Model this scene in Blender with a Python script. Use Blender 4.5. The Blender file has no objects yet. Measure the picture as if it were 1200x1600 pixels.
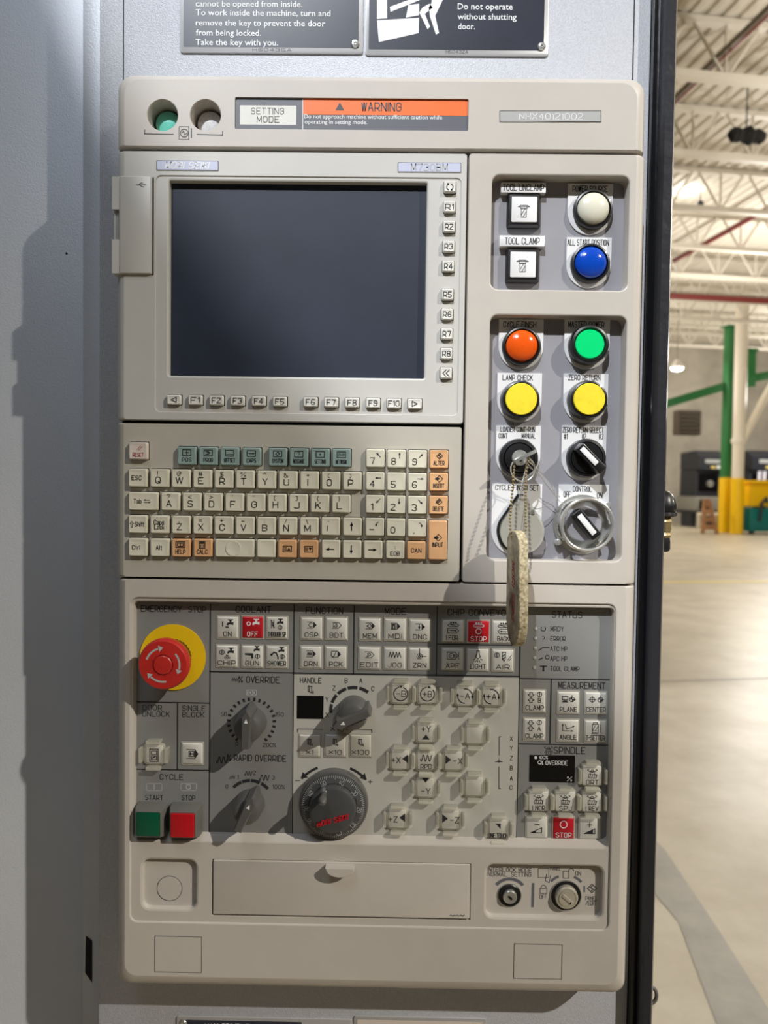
import bpy, math, random
from mathutils import Matrix, Vector
from mathutils.geometry import tessellate_polygon
random.seed(7)
R = math.radians
scene = bpy.context.scene
col = scene.collection
# ------------------------------------------------------------------ camera
D = 0.618            # camera to panel face (m)
CZ = 1.45            # camera height
F = 1200.0           # focal length in pixels of the 1200 x 1600 frame
ROT = (Matrix.Rotation(R(0.57), 3, 'Z') @ Matrix.Rotation(R(90 - 1.90), 3, 'X') @ Matrix.Rotation(R(0.75), 3, 'Z'))
cd = bpy.data.cameras.new('camera'); cam = bpy.data.objects.new('camera', cd); col.objects.link(cam)
cam.matrix_world = Matrix.Translation((0, -D, CZ)) @ ROT.to_4x4()
cd.sensor_width = 36; cd.sensor_fit = 'AUTO'; cd.lens = 27.0; cd.clip_start = 0.02; cd.clip_end = 200
cd.dof.use_dof = True; cd.dof.focus_distance = 0.62; cd.dof.aperture_fstop = 8.5
scene.camera = cam
# ------------------------------------------------------------------ world, lamps, exposure
vs = scene.view_settings
vs.view_transform = 'Standard'; vs.look = 'None'; vs.gamma = 1.0; vs.use_curve_mapping = False; vs.exposure = 0.0
w = bpy.data.worlds.new('world'); scene.world = w; w.use_nodes = True
w.node_tree.nodes['Background'].inputs[0].default_value = (0.98, 0.96, 0.93, 1)
w.node_tree.nodes['Background'].inputs[1].default_value = 0.042

def lamp(name, loc, target, power, color, radius, size=None, blend=0.3, kind='SPOT'):
    l = bpy.data.lights.new(name, kind); l.energy = power; l.color = color; l.shadow_soft_size = radius
    if kind == 'SPOT':
        l.spot_size = size; l.spot_blend = blend
    o = bpy.data.objects.new(name, l); col.objects.link(o); o.location = loc
    d = Vector(target) - Vector(loc); o.rotation_euler = d.to_track_quat('-Z', 'Y').to_euler()
    return o
lamp('lamp_right_high', (1.22*4.3, -4.3, CZ + 1.06*4.3), (0.14, 0, CZ - 0.80), 2250, (1.0, 0.94, 0.84), 0.05, R(19.5), 1.0)
lamp('lamp_cool_spot', (-0.30*5.0, -5.0, CZ + 1.05*5.0), (0.45, 0, CZ + 0.90), 2200, (0.93, 0.96, 1.0), 0.035, R(14.2), 0.04)
wl = lamp('top_cool_fill', (-0.40, -0.75, CZ + 1.25), (-0.25, 0, CZ + 0.35), 4.8, (0.72, 0.84, 1.0), 0.3, kind='AREA'); wl.data.size = 0.5  # added soft cool fill brightening the upper panel; stands for no fixture

def sc(r, g, b):
    def f(c):
        c /= 255.0
        return c/12.92 if c <= 0.04045 else ((c+0.055)/1.055)**2.4
    return (f(r), f(g), f(b), 1)

MATS = {}
def mat(name, rgb, rough=0.5, metal=0.0, bump=0.0, bscale=300.0, var=0.0, vscale=20.0, coat=0.0, emit=0.0, alpha=1.0, trans=0.0, spec=0.5, dark=None):
    m = bpy.data.materials.new(name); m.use_nodes = True
    nt = m.node_tree; b = nt.nodes['Principled BSDF']
    b.inputs['Base Color'].default_value = sc(*rgb)
    b.inputs['Roughness'].default_value = rough; b.inputs['Metallic'].default_value = metal
    b.inputs['Coat Weight'].default_value = coat; b.inputs['Coat Roughness'].default_value = 0.08
    b.inputs['Specular IOR Level'].default_value = spec
    b.inputs['Alpha'].default_value = alpha; b.inputs['Transmission Weight'].default_value = trans
    if emit:
        b.inputs['Emission Color'].default_value = sc(*rgb); b.inputs['Emission Strength'].default_value = emit
    tc = nt.nodes.new('ShaderNodeNewGeometry')
    if bump:
        n = nt.nodes.new('ShaderNodeTexNoise'); n.inputs['Scale'].default_value = bscale; n.inputs['Detail'].default_value = 2
        nt.links.new(tc.outputs['Position'], n.inputs['Vector'])
        bp = nt.nodes.new('ShaderNodeBump'); bp.inputs['Strength'].default_value = bump; bp.inputs['Distance'].default_value = 0.4/bscale
        nt.links.new(n.outputs['Fac'], bp.inputs['Height']); nt.links.new(bp.outputs['Normal'], b.inputs['Normal'])
    if var:
        n = nt.nodes.new('ShaderNodeTexNoise'); n.inputs['Scale'].default_value = vscale; n.inputs['Detail'].default_value = 6
        n.inputs['Roughness'].default_value = 0.65
        nt.links.new(tc.outputs['Position'], n.inputs['Vector'])
        cr = nt.nodes.new('ShaderNodeValToRGB'); cr.color_ramp.elements[0].position = 0.32; cr.color_ramp.elements[1].position = 0.62
        mx = nt.nodes.new('ShaderNodeMix'); mx.data_type = 'RGBA'
        dk = dark or tuple(c*(1-var) for c in rgb)
        mx.inputs[6].default_value = sc(*dk); mx.inputs[7].default_value = sc(*rgb)
        nt.links.new(n.outputs['Fac'], cr.inputs['Fac']); nt.links.new(cr.outputs['Color'], mx.inputs[0]); nt.links.new(mx.outputs[2], b.inputs['Base Color'])
    MATS[name] = m; return m

mat('cream', (196, 189, 180), 0.42, bump=0.12, bscale=1500, var=0.05, vscale=7)
mat('cream_light', (199, 197, 191), 0.42, bump=0.1, bscale=1500, var=0.04, vscale=7)
mat('keyboard_grey', (186, 181, 169), 0.45, bump=0.1, bscale=1500, var=0.05, vscale=8)
mat('gap', (22, 22, 26), 0.7)
mat('silver', (190, 192, 198), 0.5, metal=0.12, bump=0.9, bscale=1100, var=0.10, vscale=900)
mat('silver_side', (200, 203, 208), 0.5, metal=0.15, bump=0.45, bscale=700, var=0.04, vscale=3)
mat('black_gloss', (14, 15, 19), 0.22, bump=0.05, bscale=80)
mat('post_grey', (52, 53, 58), 0.34, metal=0.4, bump=0.15, bscale=90)
mat('screen', (40, 47, 63), 0.5, var=0.16, vscale=10, spec=0.4)
mat('key_cream', (222, 217, 197), 0.4, var=0.04, vscale=60)
mat('key_grey', (222, 220, 212), 0.4)
mat('key_reset', (214, 202, 192), 0.4)
mat('key_teal', (142, 164, 160), 0.4, var=0.04, vscale=60)
mat('key_orange', (226, 176, 128), 0.4, var=0.05, vscale=60)
mat('key_white', (221, 220, 212), 0.32, coat=0.2, var=0.03, vscale=80)
mat('key_clearish', (205, 202, 192), 0.3, coat=0.3)
mat('key_border', (172, 169, 158), 0.35)
mat('key_red', (196, 22, 40), 0.35, coat=0.3)
mat('ink', (38, 38, 40), 0.6)
mat('ink_soft', (78, 78, 80), 0.6)
mat('ink_red', (170, 70, 80), 0.6)
mat('ink_white', (232, 232, 232), 0.5)
mat('ink_pale', (176, 178, 178), 0.5)
mat('ink_silver', (214, 216, 224), 0.35, metal=0.3)
mat('membrane_grey', (134, 134, 132), 0.42, bump=0.08, bscale=1600, var=0.05, vscale=9)
mat('membrane_light', (190, 188, 180), 0.42, bump=0.08, bscale=1600, var=0.04, vscale=9)
mat('recess_grey', (152, 151, 157), 0.42, var=0.04, vscale=15)
mat('plate_steel', (242, 242, 243), 0.35, metal=0.2, bump=0.1, bscale=900)
mat('black_plastic', (20, 20, 22), 0.35, coat=0.2)
mat('dial_grey', (88, 87, 85), 0.34, coat=0.1)
mat('wheel_grey', (74, 75, 76), 0.33, coat=0.15, var=0.12, vscale=60)
mat('yellow', (240, 196, 20), 0.42)
mat('cap_yellow', (243, 222, 52), 0.4, var=0.06, vscale=120)
mat('red_plastic', (196, 42, 36), 0.4, coat=0.2, var=0.06, vscale=60)
mat('red_dark', (160, 30, 30), 0.45)
mat('lens_white', (225, 222, 203), 0.16, coat=0.6)
mat('lens_blue', (8, 70, 185), 0.12, coat=0.8)
mat('lens_orange', (232, 88, 18), 0.14, coat=0.8)
mat('lens_green', (0, 190, 105), 0.25, coat=0.5, emit=0.45)
mat('lens_teal', (120, 222, 200), 0.4, var=0.05, vscale=200)
mat('lens_frost', (235, 236, 236), 0.4, var=0.12, vscale=500)
mat('button_green', (0, 84, 56), 0.25, coat=0.4)
mat('button_red', (190, 14, 28), 0.22, coat=0.5)
mat('button_face', (236, 236, 236), 0.25, coat=0.5)
mat('housing_grey', (104, 103, 98), 0.45)
mat('acrylic', (238, 234, 215), 0.12, coat=0.6, alpha=0.36)
mat('acrylic_cap', (225, 221, 205), 0.15, coat=0.5, alpha=0.35)
mat('smoke_cover', (196, 194, 182), 0.12, coat=0.5, alpha=0.62)
mat('chrome', (232, 232, 228), 0.2, metal=0.75)
mat('steel', (200, 200, 196), 0.28, metal=0.75)
mat('brass', (172, 155, 115), 0.32, metal=0.75)
mat('brass_dull', (205, 199, 182), 0.35, metal=0.5)
mat('black_hole', (4, 4, 5), 0.8)
mat('window_black', (8, 9, 12), 0.25)
mat('navy', (44, 48, 62), 0.32, var=0.12, vscale=25)
mat('sign_steel', (206, 206, 208), 0.35, metal=0.5)
mat('sign_grey', (100, 101, 108), 0.35)
mat('orange_print', (244, 112, 42), 0.4)
mat('badge_blue', (196, 200, 222), 0.35)
mat('badge_grey', (176, 176, 174), 0.35)
mat('tag_edge', (214, 202, 168), 0.75, bump=0.5, bscale=900, var=0.5, vscale=420, dark=(120, 105, 75))
mat('tag_face', (176, 166, 140), 0.6, bump=0.2, bscale=300, var=0.7, vscale=55, dark=(52, 44, 34))
mat('tag_red', (140, 30, 34), 0.6)
mat('floor_concrete', (208, 197, 176), 0.38, var=0.10, vscale=1.6, bump=0.05, bscale=40, dark=(182, 169, 144))
mat('floor_patch', (176, 170, 158), 0.4, var=0.12, vscale=5)
mat('line_yellow', (226, 204, 120), 0.4)
mat('deck_white', (216, 209, 196), 0.6)
mat('beam_white', (216, 209, 196), 0.5)
mat('pipe_red', (120, 46, 44), 0.5)
mat('pipe_grey', (128, 118, 102), 0.5)
mat('wall_block', (186, 178, 164), 0.8, var=0.14, vscale=0.8, bump=0.2, bscale=8)
mat('dark_vent', (72, 62, 50), 0.8)
mat('green_paint', (46, 120, 66), 0.3)
mat('white_paint', (232, 222, 204), 0.45)
mat('yellow_paint', (250, 200, 0), 0.4)
mat('machine_dark', (46, 48, 56), 0.4)
mat('machine_grey', (140, 138, 130), 0.45)
mat('teal_paint', (0, 112, 108), 0.4)
mat('wood', (176, 128, 88), 0.7, var=0.2, vscale=6)
mat('cloth_black', (26, 26, 28), 0.9)
mat('lamp_glow', (255, 252, 240), 0.5, emit=26.0)
mat('paper_glow', (225, 225, 245), 0.4, emit=0.5)  # white of the loose paper sheets, with a glow put into it

# ------------------------------------------------------------------ pixel -> point on the panel planes
def ray(px, py):
    return ROT @ Vector(((px-600)/F, (800-py)/F, -1))
def P(px, py, h=0.0):
    d = ray(px, py); t = (D-h)/d.y
    return d.x*t, d.z*t
def G(px, py):                      # point on the floor
    d = ray(px, py); t = -CZ/d.z
    return Vector((d.x*t, -D + d.y*t, 0))
def Q(px, py, dist):                # point at a distance in front of the camera plane
    d = ray(px, py); t = dist/d.y
    return Vector((d.x*t, -D + d.y*t, CZ + d.z*t))
S0 = D/F
def s(h=0.0): return (D-h)/F        # metres per photo pixel at height h
def hyp(a, b): return math.hypot(a, b)

# ------------------------------------------------------------------ mesh builder; coordinates (u right, v up, h towards the viewer)
FT = {}
def font_mesh(text, off):
    c = bpy.data.curves.new('t', 'FONT'); c.body = text; c.size = 1; c.resolution_u = 2; c.offset = off
    o = bpy.data.objects.new('t', c); col.objects.link(o)
    me = bpy.data.meshes.new_from_object(o.evaluated_get(bpy.context.evaluated_depsgraph_get()))
    V = [tuple(v.co) for v in me.vertices]; Fc = [tuple(p.vertices) for p in me.polygons]
    bpy.data.objects.remove(o); bpy.data.curves.remove(c); bpy.data.meshes.remove(me)
    x0 = min(v[0] for v in V); x1 = max(v[0] for v in V)
    return [((v[0]-x0)/(x1-x0)-0.5, v[1]/0.70-0.5) for v in V], Fc
GL = {}
for _e in r"""A 02 28 42/0.8,4 3.2,4|B 08 02/~08 38 47 46 35 05/~05 35 44 43 32 02|C ~46 47 38 18 07 03 12 32 43 44|D 08 02/08 28/~28 38 47 43 32 22/22 02|E 48 08 02 42/05 35|F 48 08 02/05 35|G ~46 47 38 18 07 03 12 32 43 45/45 25|H 08 02/48 42/05 45|I 08 02|J ~38 33 32 02 03|K 08 02/48 04/16 42|L 08 02 42|M 02 08 23 48 42|N 02 08 42 48|O ~05 07 18 38 47 43 32 12 03 05|P 02 08/~08 38 47 45 34 04|Q ~05 07 18 38 47 43 32 12 03 05/24 42|R 02 08/~08 38 47 45 34 04/24 42|S ~47 38 18 07 06 15 35 44 43 32 12 03|T 08 48/28 22|U ~08 03 02 42 43 48|V 08 22 48|W 08 12 28 32 48|X 08 42/02 48|Y 08 25 48/25 22|Z 08 48 02 42
0 ~05 07 18 38 47 43 32 12 03 05|1 07 18 12|2 ~07 08 48 46 03 02/02 42|3 ~07 08 48 45 25/~25 45 42 02 03|4 32 38 04 44|5 48 08 05/~05 45 42 02 03|6 ~47 48 08 02 42 45 05|7 08 48 22|8 ~25 15 06 07 18 38 47 46 35 25/~25 15 04 03 12 32 43 44 35 25|9 ~45 05 08 48 42 02 03
a ~05 06 36 34 32/~34 04 02 32 34|b 08 02/~04 06 36 32 02 04|c ~35 36 06 02 32 33|d 38 32/~34 36 06 02 32 34|e ~04 24 34 36 06 02 32 33|f ~28 18 12/06 26|g ~34 36 06 02 32 34/~36 30 00|h 08 02/~04 06 36 34 32|i 06 02/08 0,7.3|j 16 10 00|k 08 02/36 04/14 32|l 08 02|m 06 02/~04 06 26 24 22/~24 26 46 44 42|n 06 02/~04 06 36 34 32|o ~04 06 36 32 02 04|p 06 00/~04 06 36 32 02 04|q 36 30/~34 36 06 02 32 34|r 06 02/~04 06 26|s ~35 36 06 04 34 32 02 03|t ~18 12 22/06 26|u ~06 02 32 34/36 32|v 06 22 46|w 06 12 26 32 46|x 06 32/02 36|y 06 22/46 10|z 06 36 02 32
. 02 0,2.6|, 03 01|: 03 0,3.6/06 0,6.6|? ~07 08 38 35 1,4.6 14/12 1,2.6|! 08 04/02 0,2.6|- 05 35|+ 05 45/27 23|/ 02 48|\ 08 42|% 02 48/~07 08 18 16 06 07/~33 34 44 42 32 33|# 12 18/32 38/04 44/06 46|& 42 07 18 26 04 03 12 22 44|* 27 24/15 36/16 35|@ ~32 02 08 48 44 24 26 46|$ ~47 48 08 05 45 42 02 03/28 22|^ 06 28 46|( ~18 07 03 12|) ~08 17 13 02|[ 18 08 02 12|] 08 18 12 02|{ ~28 18 16 05/~05 14 12 22|} ~08 18 16 25/~25 14 12 02|< 37 05 33|> 07 35 03|' 08 07|" 08 07/28 27|= 06 46/04 44|~ 04 15 34 45|× 03 47/07 43""".replace('\n', '|').split('|'):
    _c, _st = _e[0], _e[2:]
    GL[_c] = [(q.startswith('~'), [tuple(float(t) for t in (p.split(',') if ',' in p else (p[0], p[1]))) for p in q.lstrip('~').split()]) for q in (_st.split('/') if _c != '~' else [_st])]
def chaikin(p, n=2):
    for _ in range(n):
        q = [p[0]]
        for a, b in zip(p, p[1:]): q += [(a[0]*.72+b[0]*.28, a[1]*.72+b[1]*.28), (a[0]*.28+b[0]*.72, a[1]*.28+b[1]*.72)]
        p = q+[p[-1]]
    return p

class MB:
    def __init__(self): self.v = []; self.f = []
    def add(self, V, Fc):
        n = len(self.v); self.v += V; self.f += [tuple(i+n for i in f) for f in Fc]
    def loft(self, loops, cap0=False, cap1=True, closed=True):
        n = len(loops[0]); V = [p for l in loops for p in l]; Fc = []
        for k in range(len(loops)-1):
            for i in range(n if closed else n-1):
                j = (i+1) % n; Fc.append((k*n+i, k*n+j, (k+1)*n+j, (k+1)*n+i))
        if cap1: Fc.append(tuple(range((len(loops)-1)*n, len(loops)*n)))
        if cap0: Fc.append(tuple(reversed(range(n))))
        self.add(V, Fc)
    def box(self, u0, v0, h0, u1, v1, h1, b=0.0, r=0.0):
        r = max(r, b*1.01, 1e-5)
        L = lambda i, h: [(x, y, h) for x, y in rr(u0+i, v0+i, u1-i, v1-i, max(r-i, 1e-5), 3 if r > 3e-4 else 1)]
        if b: self.loft([L(0, h0), L(0, h1-b), L(b*0.3, h1-b*0.3), L(b, h1)], True)
        else: self.loft([L(0, h0), L(0, h1)], True)
    def poly(self, pts, h0, h1):                       # extruded filled outline (ccw)
        self.shell([[(x, y, h0) for x, y in pts], [(x, y, h1) for x, y in pts]])
    def flat(self, pts, h):
        t = tessellate_polygon([[Vector((x, y, 0)) for x, y in pts]])
        self.add([(x, y, h) for x, y in pts], [up(f, pts) for f in t])
    def shell(self, outer, holes=()):                   # outer loops (back to front), hole lofts start at the face
        for k in range(1): self.loft(outer, False, False)
        for hl in holes: self.loft([list(reversed(l)) for l in hl][::1], False, False) if False else self.loft(hl, False, False)
        face = [outer[-1]] + [hl[0] for hl in holes]
        t = tessellate_polygon([[Vector((p[0], p[1], 0)) for p in l] for l in face])
        pts = [p for l in face for p in l]
        self.add(pts, [up(f, pts) for f in t])
    def lathe(self, c, prof, n=40, axis='h'):
        loops = []
        for r, h in prof:
            r = max(r, 1e-6)
            loops.append([(c[0]+r*math.cos(2*math.pi*i/n), c[1]+r*math.sin(2*math.pi*i/n), h) for i in range(n)])
        self.loft(loops, False, prof[-1][0] > 1e-5)
    def vlathe(self, c, h, prof, n=20):               # axis vertical (v)
        loops = [[(c+r*math.cos(-2*math.pi*i/n), y, h+r*math.sin(-2*math.pi*i/n)) for i in range(n)] for r, y in prof]
        self.loft(loops, True, True)
    def line(self, pts, wd, h, closed=False):
        pts = list(pts); 
        if closed: pts = pts+[pts[0]]
        for (x0, y0), (x1, y1) in zip(pts, pts[1:]):
            L = hyp(x1-x0, y1-y0)
            if L < 1e-9: continue
            dx, dy = (x1-x0)/L, (y1-y0)/L; a = wd/2; e = wd*0.35
            nx, ny = -dy*a, dx*a; x0e, y0e, x1e, y1e = x0-dx*e, y0-dy*e, x1+dx*e, y1+dy*e
            self.add([(x0e-nx, y0e-ny, h), (x1e-nx, y1e-ny, h), (x1e+nx, y1e+ny, h), (x0e+nx, y0e+ny, h)], [(0, 1, 2, 3)])
    def arc(self, c, r, a0, a1, wd, h, n=24):
        A = [R(a0+(a1-a0)*i/n) for i in range(n+1)]
        V = [(c[0]+q*math.cos(a), c[1]+q*math.sin(a), h) for a in A for q in (r-wd/2, r+wd/2)]
        Fc = []
        for i in range(n):
            f = (2*i, 2*i+1, 2*i+3, 2*i+2); Fc.append(f if a1 > a0 else tuple(reversed(f)))
        self.add(V, Fc)
    def text(self, t, c, w_, h_, h, off=0.0, rot=0.0, slant=0.0, wt=None):
        x = 0.0; out = []; first = True
        for ch in t:
            if ch == ' ': x += 3.4; continue
            g = GL.get(ch) or GL['-']; gw = max(p[0] for _, q in g for p in q)
            for sm, q in g:
                out.append((sm, [(x+p[0], (p[1]-5)/6*h_) for p in (chaikin(q) if sm else q)]))
            x += gw+1.7
        W = max(p[0] for _, q in out for p in q); ca, sa = math.cos(R(rot)), math.sin(R(rot))
        wd = wt or h_*(0.125+off*4); kx = (w_-wd)/W if W > 0 else 0
        for sm, q in out:
            p = [((px-W/2)*kx+py*slant, py) for px, py in q]
            p = [(c[0]+a*ca-b*sa, c[1]+a*sa+b*ca) for a, b in p]
            if sm: self.ribbon(p, wd, h)
            else: self.line(p, wd, h)
    def ribbon(self, p, wd, h):
        n = len(p); V = []
        closed = hyp(p[0][0]-p[-1][0], p[0][1]-p[-1][1]) < 1e-7
        for i in range(n):
            a = p[i-1] if i else (p[-2] if closed else p[0]); b = p[i+1] if i < n-1 else (p[1] if closed else p[-1])
            dx, dy = b[0]-a[0], b[1]-a[1]; L = hyp(dx, dy) or 1; nx, ny = -dy/L*wd/2, dx/L*wd/2
            V += [(p[i][0]-nx, p[i][1]-ny, h), (p[i][0]+nx, p[i][1]+ny, h)]
        self.add(V, [(2*i, 2*i+2, 2*i+3, 2*i+1) for i in range(n-1)])
    def tube(self, pts, r, n=8):
        P3 = [Vector(p) for p in pts]; loops = []
        for i, p in enumerate(P3):
            d = (P3[min(i+1, len(P3)-1)]-P3[max(i-1, 0)]).normalized()
            a = d.cross(Vector((0.13, 0.21, 1))); a = a.normalized() if a.length > 1e-6 else Vector((1, 0, 0)); b = d.cross(a)
            rr_ = r[i] if isinstance(r, (list, tuple)) else r
            loops.append([tuple(p+(a*math.cos(2*math.pi*k/n)+b*math.sin(2*math.pi*k/n))*rr_) for k in range(n)])
        self.loft(loops, True, True)
    def sphere(self, c, r, n=8):
        V = []; m = n//2
        for j in range(1, m):
            t = math.pi*j/m
            V += [(c[0]+r*math.sin(t)*math.cos(2*math.pi*i/n), c[1]+r*math.sin(t)*math.sin(2*math.pi*i/n), c[2]+r*math.cos(t)) for i in range(n)]
        k = len(V); V += [(c[0], c[1], c[2]+r), (c[0], c[1], c[2]-r)]
        Fc = [(j*n+i, (j+1)*n+i, (j+1)*n+(i+1) % n, j*n+(i+1) % n) for j in range(m-2) for i in range(n)]
        Fc += [(k, i, (i+1) % n) for i in range(n)] + [(k+1, (m-2)*n+(i+1) % n, (m-2)*n+i) for i in range(n)]
        self.add(V, Fc)
    def wbox(self, x0, y0, z0, x1, y1, z1):            # plain box (for the hall): stored with h = -y
        self.box(x0, z0, -y1, x1, z1, -y0)
    def mesh(self, name, m, org=(0, 0, 0), smooth=True, ang=32):
        me = bpy.data.meshes.new(name)
        me.from_pydata([(p[0]-org[0], -(p[2]-org[2]), p[1]-org[1]) for p in self.v], [], self.f)
        me.materials.append(MATS[m]); me.update()
        if smooth: me.shade_smooth(); me.set_sharp_from_angle(angle=R(ang))
        return me
    def build(self, name, m, parent=None, label=None, smooth=True, kind=None, ang=32):
        org = ORG.get(parent, (0, 0, 0)) if parent else (0, 0, 0)
        o = bpy.data.objects.new(name, self.mesh(name, m, org, smooth, ang)); col.objects.link(o)
        if parent: o.parent = parent; ORG[o] = org
        else: o.location = (0, 0, CZ)
        if label: o['label'] = label
        if kind: o['kind'] = kind
        return o
ORG = {}
def up(f, pts):
    a, b, c = (pts[i] for i in f)
    return tuple(f) if (b[0]-a[0])*(c[1]-a[1])-(b[1]-a[1])*(c[0]-a[0]) > 0 else tuple(reversed(f))
def rr(u0, v0, u1, v1, r, n=4):                       # ccw rounded rectangle; r = number or (bl, br, tr, tl)
    if not isinstance(r, (tuple, list)): r = (r,)*4
    out = []
    for (cx, cy, a0), q in zip(((u0, v0, 180), (u1, v0, 270), (u1, v1, 0), (u0, v1, 90)), r):
        q = max(q, 1e-5)
        x = cx + (q if cx == u0 else -q); y = cy + (q if cy == v0 else -q)
        for i in range(n+1):
            a = R(a0+90*i/n); out.append((x+q*math.cos(a), y+q*math.sin(a)))
    return out
def lift(l, h): return [(x, y, h) for x, y in l]
def rect(x0, y0, x1, y1, h=0.0):                      # photo pixels -> true rectangle u0,v0,u1,v1 on plane h
    xm, ym = (x0+x1)/2, (y0+y1)/2
    return P(x0, ym, h)[0], P(xm, y1, h)[1], P(x1, ym, h)[0], P(xm, y0, h)[1]
def thing(name, label, cat, uvh, group=None):
    o = bpy.data.objects.new(name, None); col.objects.link(o); o.empty_display_size = 0.01
    o.location = (uvh[0], -uvh[2], uvh[1]+CZ); ORG[o] = tuple(uvh)
    o['label'] = label; o['category'] = cat
    if group: o['group'] = group
    return o
def place(name, me, parent, uvh, label=None):        # a part that shares mesh data
    o = bpy.data.objects.new(name, me); col.objects.link(o); o.parent = parent; g = ORG[parent]
    o.location = (uvh[0]-g[0], -(uvh[2]-g[2]), uvh[1]-g[1]); ORG[o] = tuple(uvh)
    if label: o['label'] = label
    return o

# ------------------------------------------------------------------ the hall (its own axes, turned 9 degrees)
HA = R(9)
def hall(mb_fn, name, m, label=None, cat=None, kind='structure', parent=None, **k):
    mb = MB(); mb_fn(mb)
    me = mb.mesh(name, m, (0, 0, 0), **k); o = bpy.data.objects.new(name, me); col.objects.link(o)
    if parent: o.parent = parent
    else: o.rotation_euler = (0, 0, HA)
    if kind and not parent: o['kind'] = kind
    if label: o['label'] = label
    if cat: o['category'] = cat; del o['kind']
    return o
def toH(p):                                           # world point -> hall axes
    c, s_ = math.cos(HA), math.sin(HA); return Vector((p.x*c+p.y*s_, -p.x*s_+p.y*c, p.z))
DECK = CZ+6.5; KW = 31.0
hall(lambda b: b.wbox(-14, -14, -0.1, 26, KW+0.3, 0), 'floor', 'floor_concrete', 'pale sealed concrete floor of the hall')
def deck(b):
    pr = []; x = -6.0; k = 0
    while x < 24:
        pr += [(x, DECK), (x+0.09, DECK), (x+0.13, DECK+0.03), (x+0.20, DECK+0.03)]; x += 0.24
    V = [(x, z, -y) for x, z in pr for y in (-12.0, KW)]
    b.add(V, [(2*i, 2*i+1, 2*i+3, 2*i+2) for i in range(len(pr)-1)])
hall(deck, 'ceiling', 'deck_white', 'cream corrugated metal roof deck', smooth=False)
hall(lambda b: b.wbox(-10, KW, 0, 26, KW+0.3, DECK+0.3), 'wall_back', 'wall_block', 'grey concrete block wall at the far end')
def joist(Y):
    def f(b):
        z1 = DECK; z0 = DECK-0.86
        b.wbox(-4, Y-0.07, z1-0.10, 22, Y+0.07, z1-0.02); b.wbox(-4, Y-0.07, z0, 22, Y+0.07, z0+0.10)
        x = -4+(Y*0.37 % 1.1)
        while x < 21.5:
            b.tube([(x, z0+0.05, -Y), (x, z1-0.06, -Y)], 0.022, 5)
            b.tube([(x, z0+0.05, -Y), (x+0.5, z1-0.06, -Y)], 0.025, 5); b.tube([(x, z0+0.05, -Y), (x-0.5, z1-0.06, -Y)], 0.025, 5)
            x += 1.1
    return f
yk = 10.0+1.7
for i in range(8): hall(joist(yk+2.3*i), 'ceiling_joist', 'beam_white', 'cream open-web steel roof joist spanning the hall')
hall(joist(yk-2.3), 'ceiling_joist', 'beam_white', 'cream open-web steel roof joist spanning the hall')
def pipe_from(px, py, dist, y0, y1, r, name, m, label, dz=0):
    p = toH(Q(px, py, dist)); t = hall(lambda b: b.tube([(p.x, p.z, -y0), (p.x, p.z, -y1)], r, 10), name, m, label, 'pipe')
    return t
pipe_from(1172, 45, 10.2, 5, KW-0.3, 0.055, 'sprinkler_pipe', 'pipe_red', 'dark red pipe running away under the roof, nearest to the camera')
pipe_from(1180, 337, 17.4, 12, KW-0.3, 0.06, 'sprinkler_pipe', 'pipe_red', 'dark red pipe running away under the roof, lower and farther one')
pipe_from(1110, 100, 11.0, 6, KW-0.3, 0.04, 'conduit_pipe', 'pipe_grey', 'thin grey conduit running beside the near red roof pipe')
p1 = toH(Q(1120, 466, 23.0))
hall(lambda b: b.tube([(-3, p1.z, -p1.y), (22, p1.z, -p1.y)], 0.09, 10), 'cross_pipe', 'pipe_red', 'brownish red pipe crossing the hall under the joists', 'pipe')
gl = toH(G(1120, 909))
hall(lambda b: b.wbox(-2, gl.y-0.12, 0.001, 20, gl.y+0.12, 0.004), 'floor_marking', 'line_yellow', 'pale yellow line painted across the concrete floor')
gl2 = toH(G(1120, 1062))
hall(lambda b: b.wbox(-2, gl2.y-0.012, 0.001, 20, gl2.y+0.012, 0.003), 'floor_joint', 'floor_patch', 'narrow expansion joint across the concrete floor')
g = [G(x, y) for x, y in ((1000, 1290), (1040, 1330), (1120, 1450), (1215, 1600), (1300, 1700), (1180, 1740), (1120, 1600), (1060, 1440), (1000, 1370))]
mb = MB(); mb.poly([(p.x, p.y) for p in reversed(g)], 0, 0.002)
me = bpy.data.meshes.new('floor_patch'); me.from_pydata([(v[0], v[1], v[2]+0.001) for v in mb.v], [], mb.f); me.materials.append(MATS['floor_patch'])
o = bpy.data.objects.new('floor_patch', me); col.objects.link(o); o['kind'] = 'structure'; o['label'] = 'worn darker strip of bare concrete'

def hthing(name, label, cat, p, group=None):          # thing in the hall: Empty on world point, turned with the hall
    o = bpy.data.objects.new(name, None); col.objects.link(o); o.location = p; o.rotation_euler = (0, 0, HA)
    o['label'] = label; o['category'] = cat
    if group: o['group'] = group
    return o
def hpart(name, m, parent, fn, label=None, **k):
    mb = MB(); fn(mb); o = bpy.data.objects.new(name, mb.mesh(name, m, **k)); col.objects.link(o); o.parent = parent
    if label: o['label'] = label
    return o
def mpp(dist): return dist/F
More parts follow.
